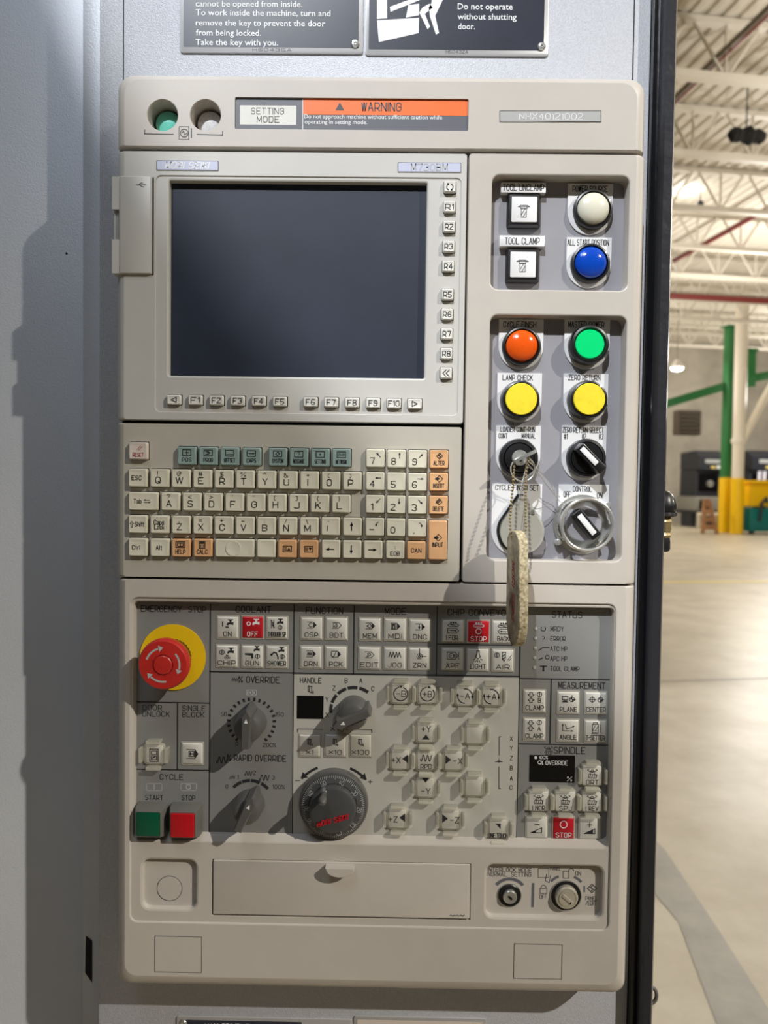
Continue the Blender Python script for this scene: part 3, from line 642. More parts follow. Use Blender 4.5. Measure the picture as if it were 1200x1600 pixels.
# icon strokes in units of pixels around a centre, y down
def ring(b, c, r, wd, h): b.arc(c, r, 0, 360, wd, h, 18)
def icon(b, nm, cx, cy, h, k=1.0):
    S = s(h); z = h+0.00014
    def p(x, y): u, v = P(cx, cy, h); return (u+x*k*S, v-y*k*S)
    def l(w_, *pts): b.line([p(x, y) for x, y in pts], w_*k*S, z)
    def fl(*pts):
        q = [p(x, y) for x, y in pts]; b.flat(q, z)
    def ci(x, y, r, w_=1.0, a0=0, a1=360): b.arc(p(x, y), r*k*S, a0, a1, w_*k*S, z, 16)
    def dot(x, y, r): fl(*[(x+r*math.cos(a), y+r*math.sin(a)) for a in [2*math.pi*i/12 for i in range(12)]])
    def arrow(x0, y0, x1, y1, w_=1.2, hd=3.2):
        l(w_, (x0, y0), (x1, y1)); L = hyp(x1-x0, y1-y0); dx, dy = (x1-x0)/L, (y1-y0)/L
        fl((x1+dx*1.2, y1+dy*1.2), (x1-dx*hd-dy*hd*.65, y1-dy*hd+dx*hd*.65), (x1-dx*hd+dy*hd*.65, y1-dy*hd-dx*hd*.65))
    def box(x0, y0, x1, y1, w_=1.0): l(w_, (x0, y0), (x1, y0), (x1, y1), (x0, y1), (x0, y0))
    def tap(x, y, q=1.0):
        fl((x-6*q, y+3*q), (x-6*q, y), (x-4*q, y-2*q), (x-1.5*q, y-2*q), (x-1.5*q, y-4*q), (x-3*q, y-5.5*q), (x+3*q, y-5.5*q), (x+1.5*q, y-4*q), (x+1.5*q, y-2*q), (x+5*q, y-2.5*q), (x+5*q, y+2.5*q), (x+1*q, y+1.5*q), (x-3*q, y+1.5*q), (x-3*q, y+3*q))
        l(1.4*q, (x-4*q, y-6.2*q), (x+4*q, y-6.2*q))
    def disc(x, y, r=3.4): ci(x, y, r, 1.1); l(1.5, (x, y-r*.7), (x, y+r*.7))
    def tape(fill=True): 
        l(1.0, (-7, -5), (3, -5), (8, 0), (3, 5), (-7, 5)); 
        if fill: fl((3, -5), (8, 0), (3, 5))
    def diamond(r=4.5): l(1.0, (0, -r), (r, 0), (0, r), (-r, 0), (0, -r))
    if nm == 'screenbox': box(-6.5, -4.5, 6.5, 4.5, 1.0)
    elif nm == 'pos': box(-6.5, -4.5, 6.5, 4.5); l(1, (-3, 0), (3, 0)); l(1, (0, -3), (0, 3)); dot(0, 0, 1)
    elif nm == 'prog': box(-6.5, -4.5, 6.5, 4.5); l(1, (-4, -2), (0, -2), (3, 0), (0, 2), (-4, 2)); l(1, (-1, -1.5), (0.5, 0), (-1, 1.5))
    elif nm == 'offset': box(-6.5, -4.5, 6.5, 4.5); l(1, (-5, 2), (5, 2))
    elif nm == 'caps': box(-6.5, -4.5, 6.5, 4.5); arrow(-4, 0, 4, 0, 1, 2)
    elif nm == 'system': box(-6.5, -4.5, 6.5, 4.5); diamond(3)
    elif nm == 'message': box(-6.5, -4.5, 6.5, 4.5); b.text('?', p(0, 0), 4*S, 5.5*S, z)
    elif nm == 'setting': box(-6.5, -4.5, 6.5, 4.5); dot(0, 0, 1.3)
    elif nm == 'network': box(-6.5, -4.5, 6.5, 4.5); ci(-3, 0, 1.8, .8); ci(3, 0, 1.8, .8); l(.8, (-1, 0), (1, 0))
    elif nm == 'reset': l(1, (-3, 3), (3, -3)); l(1, (0, 4), (6, -2))
    elif nm == 'help': box(-7, -4.5, 7, 4.5); box(-4.5, -2.5, 0, 2.5, 1.2); box(0, -2.5, 4.5, 2.5, 1.2)
    elif nm == 'calc': box(-4.5, -5, 4.5, 5.5); fl((-3.5, -4), (3.5, -4), (3.5, -1.5), (-3.5, -1.5)); [l(1.1, (-2.6+2.6*i, 0), (-2.6+2.6*i, 4.2)) for i in range(3)]
    elif nm == 'pageup': box(-6.5, -4.5, 6.5, 4.5); [l(.9, (-5, q), (-1, q)) for q in (-2, 0, 2)]; fl((0, 2.5), (5, 2.5), (2.5, -2.5))
    elif nm == 'pagedown': box(-6.5, -4.5, 6.5, 4.5); [l(.9, (-5, q), (-1, q)) for q in (-2, 0, 2)]; fl((0, -2.5), (5, -2.5), (2.5, 2.5))
    elif nm == 'insert': diamond(5.5); fl((-7, -1.5), (-3, -1.5), (-3, -3), (1, 0), (-3, 3), (-3, 1.5), (-7, 1.5))
    elif nm == 'alter': diamond(5); l(1.1, (1, -3), (-2, -1), (2, 1), (-1, 3))
    elif nm == 'delete': diamond(5); [l(1, (-5+q, 2), (-1+q, -4)) for q in (0, 2, 4)]
    elif nm == 'tab': l(.9, (-5, -2), (5, -2)); fl((-6, -2), (-3, -3.6), (-3, -.4)); l(.9, (-5, 2), (5, 2)); fl((6, 2), (3, .4), (3, 3.6))
    elif nm == 'shift': l(.9, (-1.2, 5), (-1.2, -1), (-3, -1), (0, -5), (3, -1), (1.2, -1), (1.2, 5), (-1.2, 5))
    elif nm == 'left': l(1.1, (4, -4), (-4, 0), (4, 4), (4, -4))
    elif nm == 'right': l(1.1, (-4, -4), (4, 0), (-4, 4), (-4, -4))
    elif nm == 'dleft': l(1.1, (0, -5), (-5, 0), (0, 5)); l(1.1, (5, -5), (0, 0), (5, 5))
    elif nm == 'rot': ci(0, 0, 4.8, 1.3, 110, 250); ci(0, 0, 4.8, 1.3, -70, 70); fl((-5, -5.5), (-1, -5.5), (-2, -2.5)); fl((5, 5.5), (1, 5.5), (2, 2.5))
    elif nm in ('aU', 'aD', 'aL', 'aR', 'aUL', 'aUR', 'aDL', 'aDR'):
        v = {'U': (0, -1), 'D': (0, 1), 'L': (-1, 0), 'R': (1, 0), 'UL': (-.7, -.7), 'UR': (.7, -.7), 'DL': (-.7, .7), 'DR': (.7, .7)}[nm[1:]]
        arrow(-5*v[0], -5*v[1], 4.5*v[0], 4.5*v[1])
    elif nm == 'curlL': ci(2, 2, 5, 1.2, 90, 180); fl((-5, 1), (-1, 1), (-3, 5.5))
    elif nm == 'curlR': ci(-2, 2, 5, 1.2, 0, 90); fl((5, 1), (1, 1), (3, 5.5))
    elif nm == 'tapon': l(1.8, (-8, -3.5), (-8, 3.5)); tap(5, -1); l(2, (-2.5, 5), (1.5, 5))
    elif nm == 'tapoff': ci(-6, 0, 2.8, 1.4); tap(6, -1)
    elif nm == 'through': l(1, (-9, -7), (-9, 6)); l(1, (-5, -7), (-5, 6)); l(1, (-9, -5), (-5, -1)); l(1, (-9, 0), (-5, 4)); l(1, (-10, -7), (-4, 6)); tap(6, -3, .95); disc(5.5, 5)
    elif nm == 'chip': disc(-8, -1, 3.8); tap(7, -2); l(2, (-1, 4.5), (2, 4.5)); ci(-2.5, 8, 1.5, .8); ci(0.8, 8, 1.5, .8); ci(4, 8, 1.5, .8)
    elif nm == 'gun': tap(8, -6, .9); disc(9, 5, 3.6); fl((-12, 0), (2, 0), (2, 9), (-1, 9), (-2, 4), (-12, 3))
    elif nm == 'shower': tap(8, -5, .9); disc(9, 5, 3.6); l(2, (-8, 2), (-5, -2), (-1, -1), (2, 6), (2, 9)); dot(-9, 2, 2)
    elif nm == 'osp': tape(); ci(-1, 0, 3.2, 1.0, 30, 330)
    elif nm == 'bdt': tape(False); box(-5, -3, 1, 3); l(1, (-3.5, 1.5), (-.5, -1.5))
    elif nm == 'drn': tape(); l(.9, *[(-6+i, (-2.5 if i % 2 else 2.5)) for i in range(9)])
    elif nm == 'pck': tape(); l(1, (-7, -5), (-8, 2), (-4, 5), (1, -5))
    elif nm == 'mem': tape(); l(1, (-4, 0), (0, -3.5), (3, 0), (0, 3.5), (-4, 0)); fl((-6, 0), (-3, -2), (-3, 2))
    elif nm == 'mdi': tape(); box(-6, -3.5, 1.5, 3.5); l(1.6, (-4, 2.5), (-4, -2), (-1, -2), (-.5, 2.5))
    elif nm == 'dnc': tape(); arrow(-1, -3.5, -1, 3)
    elif nm == 'edit': tape(False); l(1.1, (-4, 3), (-1, 0), (-3, -2), (1, -3), (2.5, 0), (-.5, 2.5), (-4, 3))
    elif nm == 'jog': l(1.2, *[(-10+i*2.5, (-5 if i % 2 else 4)) for i in range(9)])
    elif nm == 'zrn': l(1, (0, -10), (0, 1)); l(1, (0, 3), (11, 3)); ci(0, 3, 4.5, 1); ci(0, 3, 2, 1.2)
    elif nm in ('for', 'back'):
        l(1.1, (-9, -6), (-7, -8), (7, -8), (9, -6), (7, -4), (-7, -4), (-9, -6)); l(1, (-7, -8), (7, -4)); dot(-4, -10.5, 1.5); dot(0, -10.5, 1.5); dot(4, -10.5, 1.5)
        if nm == 'for': l(1.1, (-9, -1), (5, -1), (9, 3), (5, 7), (-9, 7), (-9, -1)); arrow(-5, 3, 5, 3, 1.2, 2.5)
        else: l(1.1, (9, -1), (-5, -1), (-9, 3), (-5, 7), (9, 7)); arrow(5, 3, -5, 3, 1.2, 2.5)
    elif nm == 'convstop': l(1.1, (-9, -6), (-7, -8), (7, -8), (9, -6), (7, -4), (-7, -4), (-9, -6)); dot(-4, -10.5, 1.5); dot(0, -10.5, 1.5); dot(4, -10.5, 1.5); ci(0, 3, 4.3, 1.3)
    elif nm == 'apf': l(1.1, (-9, -6), (4, -6), (9, 0), (4, 6), (-9, 6), (-9, -6)); ci(-2, 0, 4, 1.2); dot(-3, 0, 1.3); ci(4, 0, 2, 1); l(1, (10, -6), (10, 6))
    elif nm == 'light': l(1.2, (-2, -10), (-2, -4), (-4, 0), (0, 4), (4, 0), (2, -4), (2, -10), (-2, -10)); [l(1, (4.5*math.cos(a), 2+4.5*math.sin(a)), (8*math.cos(a), 2+8*math.sin(a))) for a in (0.4, 1.1, 2.05, 2.75)]; l(1, (0, 6), (0, 9))
    elif nm == 'air': disc(-10, -3, 4); l(1, (-2, -8), (5, -8)); l(1.2, (-1, -8), (-1, 2), (1, 6), (3, 6), (4, 2), (4, -8)); l(1.6, (-1, -1), (4, -5)); l(1.6, (-1, 4), (4, 0)); l(1, (8, 5), (14, -3)); l(1, (10, 6), (14, 2))
    elif nm in ('clampb', 'clampa'):
        l(1.1, (-8, -9), (-8, -6), (-11, -5), (-6, -1), (-1, -5), (-4, -6), (-4, -9), (-8, -9)); l(1.1, (-8, 8), (-8, 5), (-11, 4), (-6, 0), (-1, 4), (-4, 5), (-4, 8), (-8, 8)); disc(8, -6, 3.8); b.text(nm[-1].upper(), p(8, 4), 5*S, 7*S, z)
    elif nm == 'plane': box(-10, -5, -1, 1, 1.3); fl((-11, 5), (-8, 2), (-3, 2), (0, 5)); ci(6, 0, 4, 1.2); fl((6, 0), (6, -4), (2, 0)); fl((6, 0), (6, 4), (10, 0)); l(1, (6, -7), (6, 0)); l(1, (6, 0), (12, 0))
    elif nm == 'center': ci(-6, 0, 4, 1.1); l(1, (-12, 0), (0, 0)); l(1, (-6, -6), (-6, 6)); ci(7, 0, 4, 1.2); fl((7, 0), (7, -4), (3, 0)); fl((7, 0), (7, 4), (11, 0)); l(1, (7, -7), (7, 0)); l(1, (7, 0), (13, 0))
    elif nm == 'angle': arrow(-9, 6, -9, -5, 1.1, 2.5); arrow(-9, 6, 8, 6, 1.1, 2.5); l(1.1, (-2, 3), (-5, -5)); arrow(-2, 3, 10, -2, 1.1, 2.5)
    elif nm == 'tsetter': box(-5, -6, 5, 8, 1.2); box(-3, -9, 3, -6, 1.2); l(1, (-5, 5), (5, 5)); l(1, (-5, 5), (0, -4)); l(1, (0, 5), (5, -4)); l(1, (8, -6), (8, 8)); l(1, (-6, 10), (6, 10))
    elif nm == 'block': l(1.1, (-9, -7), (5, -7)); l(1.1, (-9, 7), (5, 7)); fl((4, -8), (10, 0), (4, 8)); box(-5, -4, 3, 4, 1.4); l(1.6, (-4, 0), (2, 0)); l(1.5, (-3, -2), (-3, 2))
    elif nm == 'door': box(-6.5, -9, 6.5, 11, 1.3); box(-4, -6, 4, 0, 1); box(-4, 2, 4, 8, 1); l(1.6, (-4, 6), (2, 3))
    elif nm == 'wheel': l(1.3, (-3, -5), (-3, 3)); l(1.2, (-1, -5), (-1, 3)); l(1.2, (2, -5), (2, 5)); l(1, (-3, 3), (2, 5)); l(1, (-3, -5), (2, -4)); l(1.6, (4, 3), (4, 6))
    elif nm in ('ort', 'nor', 'spj', 'rev'):
        box(-7, 2, 7, 9, 1.0); [l(.9, (-5+4*i, 9), (-3+4*i, 2)) for i in range(4)]; l(1, (-4, 2), (-4, -3), (4, -3), (4, 2)); l(1, (-4, -3), (-9, -6), (-6, -8)); l(1, (4, -3), (9, -6), (6, -8)); ci(0, -4, 2.5, 1)
    elif nm == 'rampm': l(1.1, (-9, 8), (8, 0), (8, 8), (-9, 8)); fl((-9, 8), (-1, 4), (-1, 8)); l(1.3, (-3, -5), (4, -5))
    elif nm == 'rampp': l(1.1, (-9, 8), (8, 0), (8, 8), (-9, 8)); fl((-9, 8), (5, 1.5), (5, 8)); l(1.3, (-4, -6), (3, -6)); l(1.3, (-.5, -9.5), (-.5, -2.5))
    elif nm == 'stopo': ci(0, -3, 5.5, 1.4)
    elif nm == 'wave': b.ribbon([p(-9+i*0.45, 5*math.sin(i*0.42+.3)-1) for i in range(41)], 1.3*k*S, z)
    elif nm == 'tri_u': fl((-6, 4), (6, 4), (0, -4))
    elif nm == 'tri_d': fl((-6, -4), (6, -4), (0, 4))
    elif nm == 'tri_l': fl((-6, 0), (3, -7), (3, 7))
    elif nm == 'tri_r': fl((6, 0), (-3, -7), (-3, 7))
    elif nm == 'tri_c': fl((-4, -5), (4, -5), (4, 4))
    elif nm == 'rotl': ci(0, 0, 11, 1.5, 100, 430); fl((-2, -13.5), (4, -13), (0, -9))
    elif nm == 'rotr': ci(0, 0, 11, 1.5, 95, 400); fl((2, -13.5), (6, -9.5), (0, -9.5))
    elif nm == 'rotu': ci(0, 0, 11.5, 1.5, -10, 100); ci(0, 0, 11.5, 1.5, 170, 270); fl((9.5, 0), (13.5, 0), (11.5, 5)); fl((-13.5, 0), (-9.5, 0), (-11.5, -5))
    elif nm == 'tool': l(.8, (-9, -7), (-5, -9), (5, -9), (9, -7)); l(.8, (-9, -7), (9, -7)); box(-4, -4, 4, 9, .8); l(.8, (-4, 6), (2, -4)); l(.8, (-1, 9), (4, 0)); l(.8, (-5, -7), (-5, -4), (5, -4), (5, -7))

KS = s(0.004)
WELLS = {}
def kbkey(px, py, w_=29.5, h_=28.5, m='key_cream', top=None, main=None, ic=None, small=None, lab=None, parent=None, H=0.0042):
    parent = parent or kb
    u, v = P(px, py, H*0.8)
    me = key_mesh(w_*KS, h_*KS, H, m); k = place('key', me, parent, (u, v, 0), lab); ORG[k] = (u, v, 0); q_ = 1.2*KS
    WELLS.setdefault(parent, MB()).flat(rr(u-w_*KS/2-q_*.5, v-h_*KS/2-q_*.6, u+w_*KS/2+q_, v+h_*KS/2+q_, 0.001, 2), 0.00012 if parent == kb else -0.0007)
    b = MB(); hh = H-0.0001; any_ = False
    if top: T(b, top, px-3, py-7.5, {'@': 7, '%': 8, '&': 7, '#': 6.5}.get(top, 5.5 if top in '?$<>~^+=*' else 3.2), 6.5, hh); any_ = True
    if main:
        T(b, main[0], px+main[1], py+main[2], main[3], main[4], hh, 0.004); any_ = True
    if small:
        for (t_, dx, dy, ww, h2) in small: T(b, t_, px+dx, py+dy, ww, h2, hh, 0.006); any_ = True
    if ic:
        for (n_, dx, dy, q) in ic: icon(b, n_, px+dx, py+dy, hh, q); any_ = True
    if any_: b.build('legend', 'ink_red' if m == 'key_reset' else 'ink', k, smooth=False)
    return k
ci_ = lambda n: {'I': 1.6, 'W': 12, 'M': 10}.get(n, 8.5)
kbkey(216, 704.5, m='key_reset', h_=27, ic=[('reset', 1, -5, .9)], small=[('RESET', 0, 6, 17, 6)], lab='pinkish key marked RESET')
for x, y, n, ic in ((292, 712, 'POS', 'pos'), (325.5, 712.5, 'PROG', 'prog'), (359, 713, 'OFFSET', 'offset'), (393, 713.5, 'CAPS', 'caps'), (434, 714, 'SYSTEM', 'system'), (467, 714.5, 'MESSAGE', 'message'), (500.5, 715, 'SETTING', 'setting'), (533.5, 715.5, 'NETWORK', 'network')):
    kbkey(x, y, m='key_teal', ic=[(ic, 0, -5, 1)], small=[(n, 0, 6, 15 if len(n) < 5 else 17.5, 6)], lab='teal key marked '+n)
def letters(seq, xs, ys):
    for (tp, ch), x, y in zip(seq, xs, ys): kbkey(x, y, top=tp, main=(ch, -2.5, 3, ci_(ch), 9.5), lab='cream key marked '+ch)
lin = lambda a, b_, n: [a+(b_-a)*i/(n-1) for i in range(n)]
kbkey(215.5, 746.5, small=[('ESC', -2, 0, 16, 6.5)], lab='cream key marked ESC')
letters(list(zip('!@#$%^&*()', 'QWERTYUIOP')), lin(249.5, 550.5, 10), lin(747, 751.5, 10))
kbkey(224, 783, w_=46.5, small=[('Tab', -9, 0, 13, 6.5)], ic=[('tab', 6, 0, .9)], lab='wide cream key marked Tab')
letters(list(zip("?<>'\"[]{}", 'ASDFGHJKL')), lin(266.5, 533, 9), lin(783.5, 787, 9))
kbkey(215.5, 819, small=[('Shift', 2.5, 0, 15, 7)], ic=[('shift', -9.5, 0, .9)], lab='cream key marked Shift')
kbkey(249.5, 819.5, small=[('Caps', -1, -3.5, 16.5, 7.5), ('Lock', -.5, 4, 16, 6.5)], lab='cream key marked Caps Lock')
letters(list(zip(",=+~:/\\", 'ZXCVBNM')), lin(283, 483, 7), lin(820, 822.5, 7))
kbkey(516.5, 822.5, top="-", main=('I', -5, 3, 1, 8), lab='cream key with dash and bar'); kbkey(550.5, 823, ic=[('aU', -1, 0, 1.2)], lab='cream up arrow key')
kbkey(215.5, 855, small=[('Ctrl', -3, 0, 13, 6.5)], lab='cream key marked Ctrl'); kbkey(249.5, 855.5, small=[('Alt', -1, 0, 10, 6.5)], lab='cream key marked Alt')
kbkey(283, 856, m='key_orange', ic=[('help', -1, -5, 1)], small=[('HELP', -1, 6, 16, 6.5)], lab='orange key marked HELP'); kbkey(317, 856, m='key_orange', ic=[('calc', -1, -5, 1)], small=[('CALC', -1, 6, 17, 6.5)], lab='orange key marked CALC')
k = kbkey(366.5, 856.5, w_=61.5, lab='wide blank cream key with round dimple')
b = MB(); c = P(364.5, 857, .0042); b.lathe(c, [(12*KS, 0.0041), (11.6*KS, 0.00445), (9*KS, 0.0042), (0, 0.00405)], 32); b.build('dimple', 'key_cream', k)
kbkey(416, 857, lab='blank cream key')
kbkey(449, 857.5, m='key_orange', ic=[('pageup', 0, 0, 1)], lab='orange page up key'); kbkey(482.5, 858, m='key_orange', ic=[('pagedown', 0, 0, 1)], lab='orange page down key')
for x, y, a_ in ((517, 858, 'aL'), (550, 858.5, 'aD'), (583, 859, 'aR')): kbkey(x, y, ic=[(a_, -1, 0, 1.2)], lab='cream arrow key')
nums = [('7', 'aUL'), ('8', 'aU'), ('9', 'aUR'), ('4', 'aL'), ('5', None), ('6', 'aR'), ('1', 'aDL'), ('2', 'aD'), ('3', 'aDR'), ('-', 'curlL'), ('0', None), ('.', 'curlR')]
for i, (n_, a_) in enumerate(nums):
    c_, r_ = i % 3, i//3; x = (586.5, 619.5, 652.5)[c_]-0.35*r_; y = 716+35.8*r_+0.7*c_
    kbkey(x, y, main=(n_, -4.5, 4, 7.5 if n_ not in '1.' else (4 if n_ == '1' else 1.6), 9.5), ic=[(a_, 5, -5, .85)] if a_ else None, lab='cream number key marked '+n_ if n_.isdigit() else 'cream number-pad key')
for y, n_, ic in ((717.5, 'ALTER', 'alter'), (753, 'INSERT', 'insert'), (789, 'DELETE', 'delete')): kbkey(686-(y-717)*.012, y, m='key_orange', ic=[(ic, 1, -5, .95)], small=[(n_, 0, 6, 17.5, 6.5)], lab='orange key marked '+n_)
kbkey(684, 844, h_=62, m='key_orange', ic=[('insert', 1, -4, .95)], small=[('INPUT', 0, 7, 17, 6.5)], lab='tall orange key marked INPUT')
kbkey(617.5, 859, small=[('EOB', 0, 6, 15, 6), (':', 0, -4, 1.6, 6)], lab='cream key marked EOB'); kbkey(650.5, 860, m='key_orange', small=[('CAN', 0, 0, 16, 6.5)], lab='orange key marked CAN')
# display keys
for x, y, n_ in zip(lin(703, 700.5, 5)+lin(699.3, 697.6, 4)+[697], lin(292, 416, 5)+lin(460, 552.5, 4)+[583], ['rot', 'R1', 'R2', 'R3', 'R4', 'R5', 'R6', 'R7', 'R8', 'dleft']):
    kbkey(x, y, 18.5, 17.5, 'key_grey', ic=[(n_, 0, 0, 1)] if n_ in ('rot', 'dleft') else None, small=[(n_, 0, 0, 13, 8)] if n_[0] == 'R' else None, parent=disp, H=0.0026, lab='small side key marked '+n_ if n_[0] == 'R' else 'small side key with arrow symbol')
for i, (x, n_) in enumerate(zip([271.5, 305, 338, 371, 404, 437, 485, 517.5, 550, 583, 615.5, 648], ['left', 'F1', 'F2', 'F3', 'F4', 'F5', 'F6', 'F7', 'F8', 'F9', 'F10', 'right'])):
    y = 624.5+(x-271)*0.017
    kbkey(x, y, 22.5, 15.5, 'key_grey', ic=[(n_, 0, 0, 1)] if n_[0] != 'F' else None, small=[(n_, 0, 0, 14 if n_ != 'F10' else 18, 8)] if n_[0] == 'F' else None, parent=disp, H=0.0026, lab='small bottom key marked '+n_ if n_[0] == 'F' else 'small bottom key with triangle symbol')

for par, wb in WELLS.items(): wb.build('key_gaps', 'gap', par, smooth=False, kind='stuff')
# -- switch panel (right)
HF = -0.0135
sbox = (P(727.5, 570)[0]+0.0, vy(912, 860), P(998, 570, -0.010)[0], vy(239.5, 860))
h1, a1 = recess(768, 274, 982, 453, 0.006, 0.0135, 0, edge=0.0012, slope=0.0003); h2, a2 = recess(763, 493, 975, 876, 0.006, 0.0135, 0, edge=0.0012, slope=0.0003)
sw, b = body('switch_panel', 'cream switch panel with two recessed grey bays of lamps and switches', sbox, 'cream', (0.0006, 0.0006, 0.0085, 0.0008), holes=[h1, h2])
b.build('bezel', 'cream', sw)
for a_ in (a1, a2):
    b = MB(); b.box(a_[0]-0.002, a_[1]-0.002, HF-0.002, a_[2]+0.002, a_[3]+0.002, HF+0.0001); b.build('bay_floor', 'recess_grey', sw)
HP = HF+0.0014
def nameplate(t, cx, cy, w_, top, bot, lines, stroke=0.0):
    k = s(HP); u, v = P(cx, cy, HP); hw_ = w_/2*k; vt_ = P(cx, top, HP)[1]; vb = P(cx, bot, HP)[1]
    cc = vb+hw_*1.02
    pts = [(u+hw_, vt_), (u-hw_, vt_)]+[(u-hw_*math.cos(a), cc-hw_*1.02*math.sin(a)) for a in [math.pi*i/20 for i in range(21)]]
    b = MB(); b.poly(pts, HF+0.0002, HP); o = b.build('nameplate', 'plate_steel', t)
    b = MB()
    for (s_, x, y, ww, hh) in lines: T(b, s_, x, y, ww, hh, HP, 0.004)
    b.build('lettering', 'ink', o, smooth=False)
    return o
k = s(HP)
def switch(name, lab, cat, px, py, plate, lines, grp=None):
    u, v = P(px, py, HP); t = thing(name, lab, cat, (u, v, HF), grp); nameplate(t, plate[0], py, plate[1], plate[2], plate[3], lines); return t, (u, v)
def bezel(t, c, r=30, H=0.005, m='black_plastic', inner=25):
    b = MB(); b.lathe(c, [(r*k, HP), (r*k, HP+H*0.7), ((r-1.5)*k, HP+H), (inner*k+0.0006, HP+H+0.0004), (inner*k, HP+H*0.7), (inner*k, HP+0.0005)], 48); return b.build('bezel_ring', m, t)
def dome(t, c, m, lab, r=24.5, base=0.0035, H=0.0065, ridges=True):
    b = MB(); pr = [(r*k, HP+0.0005), (r*k, HP+base)]
    for i in range(1, 15):
        a_ = R(90*i/14); q = (0.0004 if (i % 2 and ridges) else 0.0)
        pr.append((r*k*math.cos(a_) if i < 14 else 0, HP+base+H*math.sin(a_)-q))
    b.lathe(c, pr, 48); return b.build('lens', m, t, lab, ang=60)
# lamps
G1 = 'round pilot lamps and buttons of the switch panel'
t, c = switch('pilot_lamp', 'white domed pilot lamp under the POWER SOURCE plate', 'pilot lamp', 925, 329, (922, 69, 287, 367), [('POWER SOURCE', 922, 295, 54, 8.5)], G1); bezel(t, c); dome(t, c, 'lens_white', None, ridges=False)
t, c = switch('pilot_lamp', 'blue domed pilot lamp under the ALL START POSITION plate', 'pilot lamp', 921, 413, (920, 69, 371, 450), [('ALL START POSITION', 919, 379, 64, 8.5)], G1); bezel(t, c); dome(t, c, 'lens_blue', None)
t, c = switch('pilot_lamp', 'orange ridged pilot lamp under the CYCLE FINISH plate', 'pilot lamp', 814, 542, (814, 69, 499, 577), [('CYCLE FINISH', 812, 507, 51, 8.5)], G1); bezel(t, c); dome(t, c, 'lens_orange', None)
t, c = switch('push_button', 'lit green round push button under the MASTER POWER plate', 'push button', 917, 541, (917, 70, 499, 577), [('MASTER POWER', 916, 507, 56, 8.5)], G1)
b = MB(); b.lathe(c, [(30*k, HP), (30*k, HP+0.008), (28*k, HP+0.0105), (25*k, HP+0.011), (23*k, HP+0.009), (22*k, HP+0.009)], 48); b.build('bezel_ring', 'black_plastic', t)
b = MB(); b.lathe(c, [(22*k, HP+0.004), (22*k, HP+0.0095), (21*k, HP+0.010), (0, HP+0.0102)], 48); b.build('cap', 'lens_green', t)
for lab, x, y, pl, tx in (('yellow flat push button under the LAMP CHECK plate', 811, 626, (811.5, 69, 583, 660), ('LAMP CHECK', 809, 590, 47, 8)), ('yellow flat push button under the ZERO RETURN plate', 915.5, 626, (915, 69, 584, 661), ('ZERO RETURN', 913, 590, 50, 8))):
    t, c = switch('push_button', lab, 'push button', x, y, pl, [tx], G1)
    b = MB(); b.lathe(c, [(30*k, HP), (30*k, HP+0.005), (28*k, HP+0.0105), (25.5*k, HP+0.011), (24.5*k, HP+0.009)], 48); b.build('bezel_ring', 'black_plastic', t)
    b = MB(); b.lathe(c, [(24.3*k, HP+0.004), (24.3*k, HP+0.0108), (23.3*k, HP+0.0115), (0, HP+0.0117)], 48); b.build('cap', 'cap_yellow', t)
# square buttons
for lab, x, y, tl, tx, tw in (('square white push button in black frame under the TOOL UNCLAMP tab', 817.5, 331, (783, 285, 853, 301), 'TOOL UNCLAMP', 64), ('square white push button in black frame under the TOOL CLAMP tab', 815.5, 416.5, (781, 368, 851, 385), 'TOOL CLAMP', 54)):
    u, v = P(x, y, HP); t = thing('square_button', lab, 'push button', (u, v, HF), 'square buttons of the switch panel')
    a = 25.5*k; f = lambda i, h: lift(rr(u-a+i, v-a+i, u+a-i, v+a-i, 0.0012, 2), h)
    b = MB(); b.loft([f(0, HF+.0001), f(0, HF+0.004), f(0.0015, HF+0.0065), f(0.0030, HF+0.0068), f(0.0034, HF+0.0055)], False, True); b.build('frame', 'black_plastic', t)
    e = 19.5*k; cc = P(x, y-1, HF+0.007); b = MB(); b.box(u-e, v-e, HF+0.0045, u+e, v+e, HF+0.0074, 0.0006, 0.0008); cp = b.build('cap', 'button_face', t)
    b = MB(); icon(b, 'tool', x+1, y-1, HF+0.0075, 1.0); b.build('legend', 'ink_soft', cp, smooth=False)
    hh = HF+0.006; uu = rect(*tl, hh); b = MB(); b.box(uu[0], uu[1], HF+0.0001, uu[2], uu[3], hh, 0.0004); tb = b.build('label_tab', 'plate_steel', t)
    b = MB(); T(b, tx, (tl[0]+tl[2])/2, (tl[1]+tl[3])/2, tw, 9.5, hh, 0.004); b.build('lettering', 'ink', tb, smooth=False)
# key switch with key
t, c = switch('key_switch', 'black round key switch under the LOADER plate with a key inserted', 'key switch', 809, 716, (809.5, 69, 665, 748), [('LOADER CONT-RUN', 809, 671, 54, 7.5), ('CONT', 786, 681, 14, 7.5), ('MANUAL', 826, 681, 22, 7.5)])
b = MB(); b.lathe(c, [(30*k, HP), (30*k, HP+0.005), (28.5*k, HP+0.0065), (24*k, HP+0.007), (23*k, HP+0.0055), (22*k, HP+0.0075), (13*k, HP+0.008)], 48); b.build('bezel_ring', 'black_plastic', t)
b = MB(); b.lathe(c, [(12*k, HP+0.007), (12*k, HP+0.011), (11*k, HP+0.0118), (0, HP+0.0118)], 32); b.build('lock_cylinder', 'steel', t)
b = MB(); b.lathe((c[0]+0.0001, c[1]-0.001), [(4*k, HP+0.0119), (0, HP+0.01195)], 12); b.build('keyway', 'black_hole', t)
